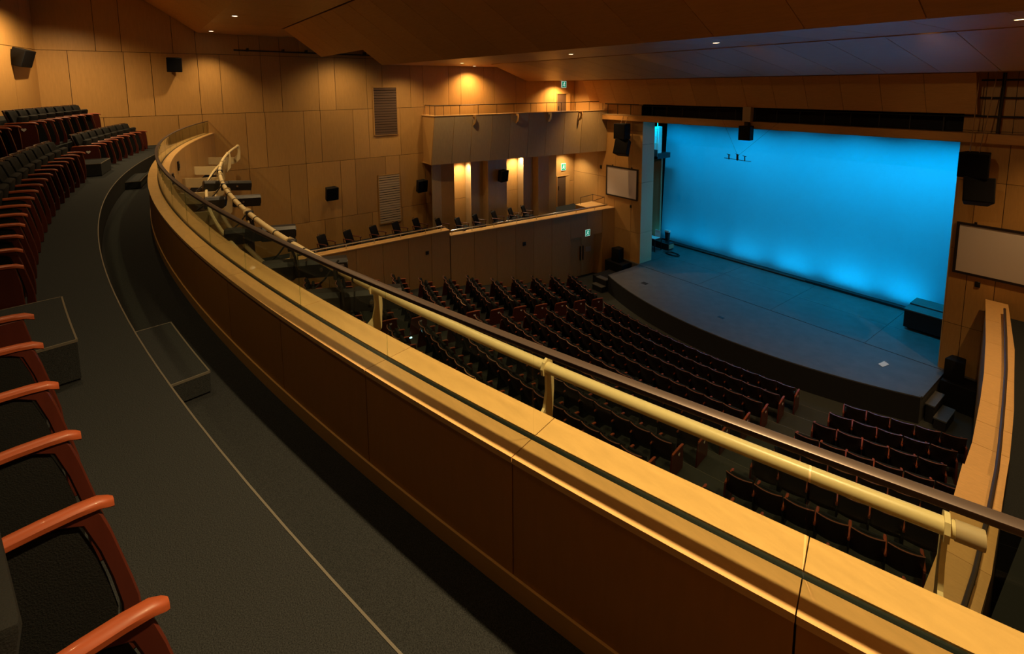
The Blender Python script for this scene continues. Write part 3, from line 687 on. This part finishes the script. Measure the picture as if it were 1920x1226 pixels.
# ---- lighting bar on the balcony front
lb = at('lighting_bar', 'cream painted curved lighting pipe on brackets along the balcony front', 'lighting bar', pol(33.72, 8, -2.1))
hp(lb, 'pipe', MB().tube([pol(33.73, 17.72 - 35.1 * i / 120, -2.1) for i in range(121)], .042, 12), 'cream')
hp(lb, 'pipe_end', MB().cyl(pol(33.73, 17.62, -2.1), pol(33.73, 17.80, -2.1), .047, 12), 'slat_light')
for rr_, zz in ((34.05, -2.52), (33.85, -2.60)):
    hp(lb, 'shelf_pipe', MB().tube([pol(rr_, 12 - 28 * i / 80, zz) for i in range(81)], .034, 8), 'cream')
for i in range(10):
    a = 17.55 - 3.88 * i
    prof = []
    for r_, z in ((34.70, -2.72), (34.05, -2.78), (33.80, -2.72), (33.66, -2.56), (33.64, -2.30), (33.65, -2.13), (33.67, -2.06), (33.72, -2.03), (33.77, -2.05), (33.79, -2.10), (33.78, -2.15), (33.735, -2.16), (33.73, -2.30), (33.76, -2.42), (33.86, -2.50), (34.70, -2.46)):
        prof.append(pol(r_, a, z))
    d = Vector((math.cos(math.radians(a)), math.sin(math.radians(a)), 0)) * 0.022
    hp(lb, 'bracket', MB().prism(prof, d), 'cream')
for a in (6.9, 5.0, 3.2, 1.2, 0.2, -1.0, -3.6, -5.4, -7.8, 8.6, 9.2):
    hp(lb, 'cable_tie', MB().tube([pol(33.73, a, -2.1), pol(33.73, a - .05, -2.1)], .049, 10), 'cable')
def stage_light(a, label, yaw=0.0, tilt=0.0, L=1.0, drop=.36):
    p = Vector(pol(33.73, a, -2.1)); t = thing('stage_light', label, 'stage light', p, yaw, 'black profile spotlights on the balcony lighting bar')
    b = MB()
    rings = []
    for y, w, z0, z1 in ((-.45, .10, -.10, .10), (-.43, .125, -.12, .12), (-.05, .125, -.12, .125), (-.02, .10, -.10, .105), (.10, .10, -.10, .105), (.12, .115, -.115, .12), (L * .56, .115, -.115, .12)):
        rings.append([(-w, y, z0), (w, y, z0), (w, y, z1 * .6), (w * .6, y, z1), (-w * .6, y, z1), (-w, y, z1 * .6)])
    b.loft(rings)
    bo = link('body', b.mesh('body', 'black_paint'), t, (0, .05, -drop)); bo.rotation_euler.x = tilt
    ln = link('lens', MB().cyl((0, L * .56 - .01, 0), (0, L * .56 + .012, 0), .09, 14).mesh('lens', 'chan'), bo)
    link('knob', MB().cyl((.115, .3, 0), (.16, .3, 0), .022, 8).mesh('knob', 'steel'), bo)
    link('yoke', MB().tube([(-.17, .05, -drop), (-.17, .03, -.14), (-.1, 0, -.07), (.1, 0, -.07), (.17, .03, -.14), (.17, .05, -drop)], .018, 6).mesh('yoke', 'black_paint'), t)
    link('clamp', MB().box((-.05, -.06, -.10), (.05, .06, .055)).mesh('clamp', 'black_paint', .01, 1), t)
    link('power_cable', MB().tube([(0, -.42, -drop - .05), (-.1, -.55, -drop - .15), (-.3, -.5, -drop - .1), (-.4, -.2, -.25), (-.45, -.02, -.03)], .012, 6).mesh('power_cable', 'cable'), t)
for a, l, yw in ((8.5, 'black profile spotlight with visible yoke, nearest of the five on the lighting bar', -.35), (6.1, 'black profile spotlight hung on lighting bar, second of five from the camera', -.25), (2.4, 'black profile spotlight hung on lighting bar, third of five from the camera', -.2), (-2.9, 'long black profile spotlight hung level, fourth of five from the camera', -.12), (-6.6, 'long black profile spotlight hung farthest along the balcony lighting bar', .05)):
    stage_light(a, l, yw, -.05 if a > -5 else -.12, 1.15)
for i, (a, z) in enumerate(((-5.2, -2.05), (-8.3, -2.0))):
    t = at('socket_box', ('small dark socket box on the curved balcony front above the spotlights', 'small dark socket box farther along the curved balcony front')[i], 'socket', pol(34.69, a, z))
    hp(t, 'box', MB().arc(34.66, 34.70, a - .15, a + .15, z - .12, z + .12, 2), 'black_paint'); hp(t, 'flap', MB().arc(34.645, 34.66, a - .08, a + .08, z - .06, z + .06, 1), 'nosing')

# ---- loudspeakers
def wall_speaker(label, c, size, yaw, tilt=0.12):
    t = thing('wall_speaker', label, 'speaker', c, yaw)
    sx, sy, sz = size
    poly = [(-sx * .38, -sy / 2, 0), (sx * .38, -sy / 2, 0), (sx / 2, sy / 2, 0), (-sx / 2, sy / 2, 0)]
    o = link('cabinet', MB().prism([(x, y, -sz / 2) for x, y, _ in poly], (0, 0, sz)).mesh('cabinet', 'speaker', .012, 1), t); o.rotation_euler.x = -tilt
    link('grille', MB().box((-sx * .46, sy / 2, -sz * .46), (sx * .46, sy / 2 + .012, sz * .46)).mesh('grille', 'grille'), o)
    link('wall_bracket', MB().box((-.04, -sy / 2 - .14, -.04), (.04, -sy / 2 + .02, .04)).mesh('wall_bracket', 'black_paint'), t)
wall_speaker('black speaker high on the left wall above the balcony end', (-21.93, 1.24, .88), (.48, .30, .5), -PI / 2 + .1)
wall_speaker('black speaker on left wall above the gallery chairs', (-21.92, 6.6, -4.56), (.55, .30, .56), -PI / 2 + .1)
wall_speaker('black speaker on left wall beside the pale louvre', (-21.92, 10.93, -4.76), (.54, .30, .58), -PI / 2 + .1)
wall_speaker('black speaker on the middle fin of left gallery', (-21.0, 15.15, -4.6), (.54, .32, .6), -PI / 2 + .25)
wall_speaker('black speaker on the rear wall at the top left corner', (-20.9, -2.62, 0.98), (.75, .34, .52), -.2, .3)
def hung_pair(label, c, s, wires):
    t = thing('speaker_cluster', label, 'speakers', c)
    w = s
    up = link('upper_cabinet', MB().prism([(-w / 2, -.30, 0), (w / 2, -.30, 0), (w * .38, .25, 0), (-w * .38, .25, 0)], (0, 0, -w * 1.06)).mesh('upper_cabinet', 'speaker', .015, 1), t)
    link('grille', MB().box((-w * .46, -.315, -w * 1.02), (w * .46, -.30, -.03)).mesh('grille', 'grille'), up)
    lo = link('lower_cabinet', MB().prism([(-w / 2, -.30, 0), (w / 2, -.30, 0), (w * .38, .25, 0), (-w * .38, .25, 0)], (0, 0, -w * 1.06)).mesh('lower_cabinet', 'speaker', .015, 1), t, (.08, .03, -w * 1.06 - .06)); lo.rotation_euler = (-.38, 0, .28)
    link('grille', MB().box((-w * .46, -.315, -w * 1.02), (w * .46, -.30, -.03)).mesh('grille', 'grille'), lo)
    for x, d, h in wires: link('cable', MB().cyl((x, 0, 0), (x + d, .22 if h < 1 else -.05, h), .012, 6).mesh('cable', 'wire'), t)
hung_pair('pair of black speakers hanging left of the proscenium above small screen', (-17.85, 20.75, -1.98), .78, ((-.15, 0, .44), (.15, .02, .44)))
hung_pair('pair of black speakers hanging on cables right of the blue backdrop', (-3.78, 20.4, -2.08), .72, ((-.16, .05, 2.405), (.05, .22, 2.405)))
t = at('centre_speaker', 'black speaker under a grey hanger at the middle of the proscenium beam', 'speaker', (-11.1, 20.75, -1.6))
hp(t, 'hanger', MB().box((-11.32, 20.7, -1.56), (-10.98, 20.95, -0.93)), 'slat_light')
hp(t, 'cabinet', MB().prism([(-11.36, 20.5, -2.32), (-10.86, 20.5, -2.32), (-10.92, 20.92, -2.32), (-11.30, 20.92, -2.32)], (0, 0, .60)), 'speaker', .012, 1)
hp(t, 'bracket', MB().box((-11.2, 20.65, -1.74), (-11.05, 20.85, -1.55)), 'black_paint')
t = at('floor_speaker', 'black speaker stacked on a bass cabinet left of the stage', 'speaker', (-18.1, 20.9, -10.5))
hp(t, 'bass_cabinet', MB().box((-18.75, 20.5, -10.5), (-17.5, 21.3, -9.62)), 'speaker', .02, 1)
hp(t, 'top_cabinet', MB().prism([(-18.42, 20.65, -9.62), (-17.86, 20.65, -9.62), (-17.95, 21.15, -9.62), (-18.33, 21.15, -9.62)], (0, 0, .75)), 'speaker', .03, 2)
t = at('floor_speaker', 'black speaker standing beside the right end of the stage', 'speaker', (-3.8, 20.9, -10.5))
hp(t, 'bass_cabinet', MB().box((-4.12, 20.55, -10.5), (-3.1, 21.3, -9.62)), 'speaker', .02, 1)
hp(t, 'top_cabinet', MB().prism([(-4.10, 20.72, -9.62), (-3.58, 20.72, -9.62), (-3.66, 21.2, -9.62), (-4.02, 21.2, -9.62)], (0, 0, .70)), 'speaker', .03, 2)

# ---- side projection screens
def screen(label, x0, x1, z0, z1):
    t = at('projection_screen', label, 'screen', ((x0 + x1) / 2, YP - .05, z0)); b = .075
    hp(t, 'cloth', MB().box((x0 + b, YP - .05, z0 + b), (x1 - b, YP - .03, z1 - b)), 'screen')
    hp(t, 'top_bar', MB().box((x0, YP - .075, z1 - b), (x1, YP - .02, z1)), 'frame'); hp(t, 'bottom_bar', MB().box((x0, YP - .075, z0), (x1, YP - .02, z0 + b)), 'frame')
    for a in (x0, x1 - b): hp(t, 'side_bar', MB().box((a, YP - .073, z0 + b), (a + b, YP - .02, z1 - b)), 'frame')
    for f in (.2, .8): hp(t, 'hook', MB().box((x0 + (x1 - x0) * f - .03, YP - .05, z1), (x0 + (x1 - x0) * f + .03, YP - .01, z1 + .06)), 'frame')
screen('small white projection screen in black frame left of the stage', -19.52, -17.28, -6.17, -4.45)
screen('white projection screen in black frame right of the stage', -4.26, -2.02, -6.18, -4.48)

# ---- louvres in the left wall
def louvre(label, y0, y1, z0, z1, mat, n, gap):
    t = at('wall_louvre', label, 'louvre', (XL, (y0 + y1) / 2, z0))
    hp(t, 'backing', MB().box((XL - .02, y0, z0), (XL + .012, y1, z1)), 'black')
    for a, b in (((y0, z0), (y0 + .03, z1)), ((y1 - .03, z0), (y1, z1)), ((y0, z0), (y1, z0 + .03)), ((y0, z1 - .03), (y1, z1))):
        hp(t, 'frame_bar', MB().box((XL + .005, a[0], a[1]), (XL + .05, b[0], b[1])), 'ply')
    h = (z1 - z0 - .06) / n
    for i in range(n):
        z = z0 + .03 + i * h; o = gap * (0.6 + .8 * random.random()) * h
        hp(t, 'slat', MB().prism([(XL + .012, y0 + .03, z + o * .5), (XL + .045, y0 + .03, z + o * .5 - .004), (XL + .045, y0 + .03, z + h - o * .6), (XL + .012, y0 + .03, z + h - o * .4)], (0, y1 - y0 - .06, 0)), mat)
louvre('dark brown louvre high on the left wall', 8.75, 9.92, -2.2, .03, 'slat_dark', 18, .22)
louvre('pale slatted louvre on the left wall above the gallery', 8.84, 9.93, -6.39, -4.05, 'slat_light', 20, .34)
# pipe on the left wall under the ceiling
t = at('wall_pipe', 'long black lighting pipe on the left wall under the ceiling', 'pipe', (-21.9, 5.9, 1.45))
hp(t, 'pipe', MB().cyl((-21.92, 3.2, 1.47), (-21.92, 8.7, 1.42), .03, 8), 'black_paint')
for y in (3.7, 5.0, 5.9, 7.2, 8.4): hp(t, 'bracket', MB().box((XL, y - .025, 1.44), (-21.9, y + .025, 1.56)), 'black_paint')

# ---- doors and exit signs
def exit_sign(label, c, nrm, w=.34, h=.36):
    """c centre, nrm: direction the face looks, in the xy plane"""
    yaw = math.atan2(nrm[1], nrm[0]) + PI / 2
    t = thing('exit_sign', label, 'sign', c, yaw)
    link('case', MB().box((-w / 2, 0, -h / 2), (w / 2, .07, h / 2)).mesh('case', 'signwhite'), t)
    link('face', MB().box((-w * .44, -.006, -h * .44), (w * .44, 0, h * .44)).mesh('face', 'green'), t)
    y = -.012
    P = MB()
    P.cyl((.02, y, .105), (.02, y + .006, .105), .032, 10)
    for a, b, r_ in (((.015, .075), (-.02, -.01), .026), ((-.02, -.01), (.05, -.055), .018), ((.05, -.055), (.035, -.12), .016), ((-.02, -.01), (-.06, -.07), .018), ((-.06, -.07), (-.12, -.075), .015), ((.015, .065), (.075, .03), .013), ((.01, .065), (-.065, .045), .013)):
        v = Vector((b[0] - a[0], 0, b[1] - a[1])).normalized(); nn = Vector((-v.z, 0, v.x)) * r_
        A_, B_ = Vector((a[0], y, a[1])), Vector((b[0], y, b[1]))
        P.prism([A_ + nn, B_ + nn, B_ - nn, A_ - nn], (0, .006, 0))
    P.smooth = False
    link('running_figure', P.mesh('running_figure', 'signwhite'), t)
gn = Vector((1, -.089, 0)).normalized()
exit_sign('green exit sign above the double door in left gallery front', (-19.07, 19.46, -7.98), gn)
exit_sign('green exit sign above the doorway behind left gallery', (-22.16, 20.5, -4.82), (1, 0, 0), .36, .42)
exit_sign('green exit sign at the top, above the upper box doorway', (-22.16, 20.5, .10), (1, 0, 0), .36, .38)
def gx(y): return -19.8 + (y - 11.27) * .0888
d1 = struct('door_1', MB().slab((gx(18.3) - .30, 18.3, -10.5), (gx(20.48) - .30, 20.48, -10.5), (gx(20.48) - .30, 20.48, -8.15), (gx(18.3) - .30, 18.3, -8.15), .05), 'joint', 'wooden double door in the left gallery front')
for a, b in ((18.32, 19.24), (19.26, 20.16)):
    part(d1, 'leaf', MB().slab((gx(a) - .27, a, -10.46), (gx(b) - .27, b, -10.46), (gx(b) - .27, b, -8.17), (gx(a) - .27, a, -8.17), .05), 'ply')
for y in (19.16, 19.36):
    part(d1, 'handle', MB().cyl((gx(y) - .23, y, -9.55), (gx(y) - .23, y, -8.75), .03, 8), 'black_paint')
part(d1, 'jamb', MB().prism([(gx(20.18) - .28, 20.18, -10.5), (gx(20.18), 20.50, -10.5), (gx(20.5) - .04, 20.52, -10.5), (gx(20.2) - .36, 20.22, -10.5)], (0, 0, 2.34)), 'ply')
part(d1, 'notice', MB().slab((gx(19.55) - .255, 19.55, -9.15), (gx(19.95) - .255, 19.95, -9.15), (gx(19.95) - .255, 19.95, -8.87), (gx(19.55) - .255, 19.55, -8.87), .005), 'slat_light')
def side_door(name, lab, y0, y1, z0, z1):
    d = struct(name, MB().box((XL - .02, y0, z0), (XL + .004, y1, z1)), 'joint', lab)
    part(d, 'leaf', MB().box((XL + .002, y0 + .04, z0), (XL + .02, y1 - .34, z1 - .04)), 'slat_dark')
    part(d, 'jamb', MB().box((XL, y0 - .05, z0), (XL + .05, y0, z1)), 'ply'); part(d, 'jamb', MB().prism([(XL, y1 - .3, z0), (XL + .02, y1 - .3, z0), (XL + .06, y1, z0), (XL, y1, z0)], (0, 0, z1 - z0)), 'ply')
    part(d, 'lintel', MB().box((XL, y0 - .05, z1), (XL + .05, y1, z1 + .04)), 'ply')
    part(d, 'handle', MB().box((XL + .02, y0 + .1, z0 + 1.0), (XL + .06, y0 + .13, z0 + 1.25)), 'black_paint')
side_door('door_2', 'dark recessed doorway behind the left gallery', 20.0, 21.0, -7.2, -5.38)
side_door('door_3', 'recessed doorway at the back of the upper box', 19.96, 21.0, -2.4, -0.45)
t = at('wall_notice', 'white paper notice on the last fin beside the gallery doorway', 'notice', (-21.35, 18.85, -6.0))
hp(t, 'sheet', MB().slab((-21.225, 18.62, -6.3), (-21.325, 18.98, -6.3), (-21.325, 18.98, -5.78), (-21.225, 18.62, -5.78), .004), 'paper')
for k in range(3): hp(t, 'text_line', MB().slab((-21.222, 18.66, -6.0 - k * .08), (-21.312, 18.94, -6.0 - k * .08), (-21.312, 18.94, -5.98 - k * .08), (-21.222, 18.66, -5.98 - k * .08), .002), 'ink')
# small wall plates
for lab, c, s, ax in (('small black plate on the upper part of left gallery front', (-19.79, 10.06, -7.37), .16, 'x'), ('small black plate in the middle of the left gallery front', (-19.43, 15.32, -7.89), .2, 'x'),
                      ('small dark plate left of the small projection screen', (-19.97, 21.38, -4.64), .2, 'y'), ('small round dark plate under the small projection screen', (-17.74, 21.38, -6.54), .16, 'y'), ('small dark plate under the right projection screen', (-3.62, 21.38, -6.43), .18, 'y')):
    t = at('wall_plate', lab, 'wall plate', c); h = s / 2
    if ax == 'x': hp(t, 'plate', MB().box((c[0] - .02, c[1] - h, c[2] - h), (c[0] + .015, c[1] + h, c[2] + h)), 'black_paint', .006, 1); hp(t, 'socket', MB().cyl((c[0] + .01, c[1], c[2]), (c[0] + .03, c[1], c[2]), h * .5, 10), 'black')
    else: hp(t, 'plate', MB().box((c[0] - h * .7, c[1] - .015, c[2] - h), (c[0] + h * .7, c[1] + .02, c[2] + h)), 'black_paint', .006, 1); hp(t, 'socket', MB().cyl((c[0], c[1] - .01, c[2]), (c[0], c[1] - .03, c[2]), h * .4, 10), 'black')

# ---- downlight fittings
def downlight(label, x, y, z, strong=True):
    t = at('downlight', label, 'downlight', (x, y, z), 'recessed ceiling downlights')
    mb = MB(); R0, R1 = .075, .11; n = 16
    rr_ = [[(x + r_ * math.cos(2 * PI * i / n), y + r_ * math.sin(2 * PI * i / n), zz) for i in range(n)] for r_, zz in ((R0, z + .01), (R1, z + .01), (R1, z - .012), (R0, z - .012), (R0, z + .01))]
    mb.loft(rr_, False); hp(t, 'trim_ring', mb, 'ring')
    hp(t, 'lens', MB().cyl((x, y, z + .012), (x, y, z - .002), .074, 16), 'lens')
for l, p in (('lit downlight over the balcony end, nearest the left wall', (-21.2, 2.42, 2.07)), ('lit downlight over the balcony, next to the ceiling fold seam', (-16.5, 2.5, 2.07)),
             ('small lit downlight in the soffit strip, second from the left', (-12.22, 11.6, 1.04)), ('lit downlight in the violet middle of soffit strip', (-7.16, 11.7, 1.04)), ('lit downlight in the soffit strip at the right frame edge', (-1.85, 11.9, 1.04)),
             ('small downlight in the soffit strip, farthest left', (-19.1, 11.64, 1.04)), ('downlight washing the wall above the upper box', (-21.55, 13.85, 1.04)), ('downlight washing the wall near the upper exit sign', (-21.55, 19.7, .33)),
             ('downlight in first lit bay behind the left gallery', (-21.75, 13.2, -3.67)), ('downlight in second lit bay behind the left gallery', (-21.75, 16.7, -3.67)), ('downlight over the gallery doorway with exit sign', (-21.5, 20.3, -3.67))):
    downlight(l, *p)

# ---- brackets hanging at the upper box front
for i, tt in enumerate((.19, .42, .61, .80)):
    p = L2(BT, tt); c = (p[0] + .03, p[1], -1.38)
    t = at('box_bracket', f'small cream curved bracket on the upper box front, {ORD[i + 1]} from the balcony', 'bracket', c)
    hp(t, 'hook_plate', MB().prism([(c[0] - .02, c[1], -1.36), (c[0] + .22, c[1], -1.36), (c[0] + .24, c[1], -1.5), (c[0] + .2, c[1], -1.7), (c[0] + .05, c[1], -1.84), (c[0] - .02, c[1], -1.86), (c[0] - .02, c[1], -1.76), (c[0] + .06, c[1], -1.7), (c[0] + .12, c[1], -1.55), (c[0] + .1, c[1], -1.46), (c[0] - .02, c[1], -1.46)], (0, .05, 0)), 'cream' if i == 2 else 'ply')  # all cream; shade on the other three put in as darker wood
    hp(t, 'bolt', MB().cyl((c[0] + .17, c[1] - .01, -1.42), (c[0] + .17, c[1] + .06, -1.42), .018, 8), 'steel')

# ---- hanging microphone bar
t = at('microphone_bar', 'thin black bar with three microphones hanging before the blue backdrop', 'microphone bar', (-10.5, 19.0, -2.94))
hp(t, 'bar', MB().cyl((-11.06, 19.0, -2.92), (-9.96, 19.0, -2.95), .012, 8), 'black_paint')
for x, h in ((-10.85, .16), (-10.5, .2), (-10.2, .16)):
    hp(t, 'microphone', MB().cyl((x, 18.98, -2.95), (x + .02, 18.93, -2.93 + h), .022 if x != -10.5 else .04, 8).cyl((x - .07, 18.93, -2.9 + h), (x + .07, 18.95, -2.93 + h), .012, 6), 'black_paint')
for a in ((-12.6, 20.82, -0.9), (-9.2, 20.82, -0.9)):
    hp(t, 'wire', MB().cyl((-10.5, 19.0, -2.78), a, .004, 5), 'cable')

# ---- stage furniture
t = at('road_case', 'long black case with ridged lid standing on stage at right', 'case', (-5.2, 24.5, -9.6))
hp(t, 'body', MB().box((-6.05, 23.8, -9.52), (-3.7, 25.3, -8.86)), 'black_paint', .015, 1)
hp(t, 'lid', MB().box((-6.07, 23.78, -8.85), (-3.7, 24.45, -8.78)), 'stage', .012, 1); hp(t, 'lid', MB().box((-6.07, 24.5, -8.85), (-3.7, 25.32, -8.74)), 'stage', .012, 1)
for x in (-5.9, -3.9):
    for y in (23.95, 25.15): hp(t, 'castor', MB().cyl((x - .03, y, -9.56), (x + .03, y, -9.56), .045, 10), 'black')
t = at('paper_sheet', 'bright sheet of paper lying on the stage apron', 'paper', (-5.55, 20.1, -9.6))
hp(t, 'sheet', MB().prism([(-5.66, 19.98, -9.597), (-5.60, 20.36, -9.597), (-5.42, 20.24, -9.597), (-5.50, 19.88, -9.597)], (0, 0, .004)), 'paper')
hp(t, 'tape', MB().box((-5.58, 20.3, -9.594), (-5.54, 20.36, -9.5925)), 'slat_light')
# steps right of the stage
t = at('stage_steps', 'two black steps with pale edges at the right stage corner', 'steps', (-3.9, 19.5, -10.5))
for x0, x1, y0, y1, z in ((-4.14, -3.9, 19.15, 20.2, -9.9), (-3.88, -3.56, 18.97, 19.96, -10.15)):
    tr = hp(t, 'tread', MB().box((x0, y0, z - .04), (x1, y1, z)), 'stage')
    link('edge_strip', MB().box((x1 - .02, y0, z), (x1, y1, z + .004)).box((x0, y0, z), (x1, y0 + .02, z + .004)).box((x0, y1 - .02, z), (x1, y1, z + .004)).mesh('edge_strip', 'nosing', 0, 1, OFFS[t.name]), tr)
    hp(t, 'carcass', MB().box((x0 + .02, y0 + .02, -10.5), (x1 - .02, y1 - .02, z - .04)), 'black')
t = at('stage_steps', 'low black steps with pale edges at the left stage corner', 'steps', (-17.4, 19.2, -10.5))
for i, (y, z) in enumerate(((18.75, -9.9), (18.45, -10.2))):
    hp(t, 'tread', MB().box((-17.75, y, z - .04), (-17.05, y + .32, z)), 'stage'); hp(t, 'edge_strip', MB().box((-17.75, y - .004, z - .03), (-17.05, y + .02, z + .004)), 'nosing')
    hp(t, 'carcass', MB().box((-17.73, y + .02, -10.5), (-17.07, y + .32, z - .04)), 'black')
t = at('orchestra_platform', 'black floor platform between the stage and the left speaker', 'platform', (-18, 20, -10.5))
hp(t, 'deck', MB().box((-18.4, 19.2, -10.5), (-17.02, 20.45, -10.12)), 'black'); hp(t, 'edge', MB().box((-18.4, 19.18, -10.12), (-17.02, 20.47, -10.09)), 'black')
# left wing: flat, fly gallery, table, cases
t = at('wing_flat', 'tall brown wooden flat in the left wing beside the backdrop', 'flat', (-18.6, 25.2, -9.6))
hp(t, 'board', MB().box((-20.2, 25.6, -9.6), (-18.95, 25.66, -4.3)), 'ply_grey'); hp(t, 'edge_batten', MB().box((-18.98, 25.56, -9.6), (-18.92, 25.68, -4.3)), 'slat_light')
t = at('fly_gallery', 'dark blue lit walkway with rails high in left wing', 'walkway', (-18.9, 24.5, -4.2))
hp(t, 'deck', MB().box((-21.5, 24.2, -4.25), (-18.2, 25.4, -3.95)), 'black_paint'); hp(t, 'kick_plate', MB().box((-21.5, 24.16, -4.1), (-18.2, 24.2, -3.7)), 'stage')
for z in (-2.5, -2.95, -3.35): hp(t, 'rail', MB().cyl((-21.5, 24.2, z), (-18.2, 24.2, z), .025, 6), 'ring')
for x in (-20.6, -19.9, -19.2, -18.6, -18.25): hp(t, 'post', MB().cyl((x, 24.2, -3.95), (x, 24.2, -2.0), .03, 6), 'ring')
hp(t, 'locker', MB().box((-18.75, 24.6, -3.95), (-18.45, 24.9, -2.4)), 'paper')
t = at('prop_table', 'small table with white papers in the left wing', 'table', (-18.3, 24.0, -9.6))
hp(t, 'top', MB().box((-18.9, 23.6, -8.9), (-17.75, 24.3, -8.86)), 'black_paint'); hp(t, 'papers', MB().box((-18.4, 23.7, -8.86), (-17.85, 24.2, -8.84)), 'paper'); hp(t, 'folder', MB().box((-18.25, 24.25, -8.86), (-17.9, 24.28, -8.45)), 'paper')
for x in (-18.8, -17.85):
    for y in (23.65, 24.25): hp(t, 'leg', MB().box((x, y, -9.6), (x + .05, y + .04, -8.9)), 'black_paint')
t = at('equipment_case', 'black equipment case with pale end on the floor in left wing', 'case', (-17.6, 24.2, -9.6))
hp(t, 'body', MB().box((-19.2, 24.45, -9.56), (-17.45, 24.95, -9.2)), 'black_paint', .01, 1); hp(t, 'end_plate', MB().box((-17.45, 24.48, -9.5), (-17.42, 24.92, -9.25)), 'slat_light')
for x in (-19.0, -17.65): hp(t, 'castor', MB().cyl((x, 24.6, -9.565), (x + .04, 24.6, -9.565), .035, 8), 'black')
t = at('cable_coil', 'coil of black cable on stage floor beside the case', 'cable', (-16.9, 24.0, -9.58))
hp(t, 'coil', MB().tube([(-16.9 + (.42 + .03 * math.sin(i * .9)) * math.cos(i * .5), 24.1 + (.22 + .02 * math.cos(i * .7)) * math.sin(i * .5), -9.57 + .004 * (i % 9)) for i in range(50)], .022, 6), 'cable')
hp(t, 'plug', MB().box((-17.5, 24.0, -9.6), (-17.3, 24.12, -9.5)), 'steel')
t = at('lamp_stand', 'short black stand with a small white lamp beside the backdrop', 'stand', (-18.0, 24.9, -9.6))
hp(t, 'pole', MB().cyl((-18.0, 25.1, -9.6), (-18.0, 25.1, -8.7), .10, 8, .16), 'black_paint'); hp(t, 'lamp', MB().box((-18.15, 25.0, -8.7), (-17.85, 25.2, -8.6)), 'paper')

# ---- aisle lights
for i, (x, y, k) in enumerate(((-5.93, 11.42, 5), (-6.01, 16.0, 0), (-15.5, 7.14, 9))):
    r_ = math.hypot(x - CX, y - CY); kk = int((r_ - RT0 + .15) / DR); z = -10.42 + DZ * kk
    t = at('aisle_light', ('small glowing light in the right stalls aisle, nearer one', 'small glowing light in the right stalls aisle, nearer the stage', 'small glowing light in the left stalls aisle')[i], 'aisle light', (x, y, z))
    hp(t, 'ring', MB().cyl((x, y, z - .01), (x, y, z + .008), .09, 14), 'steel'); hp(t, 'lens', MB().cyl((x, y, z), (x, y, z + .014), .055, 12), 'led')
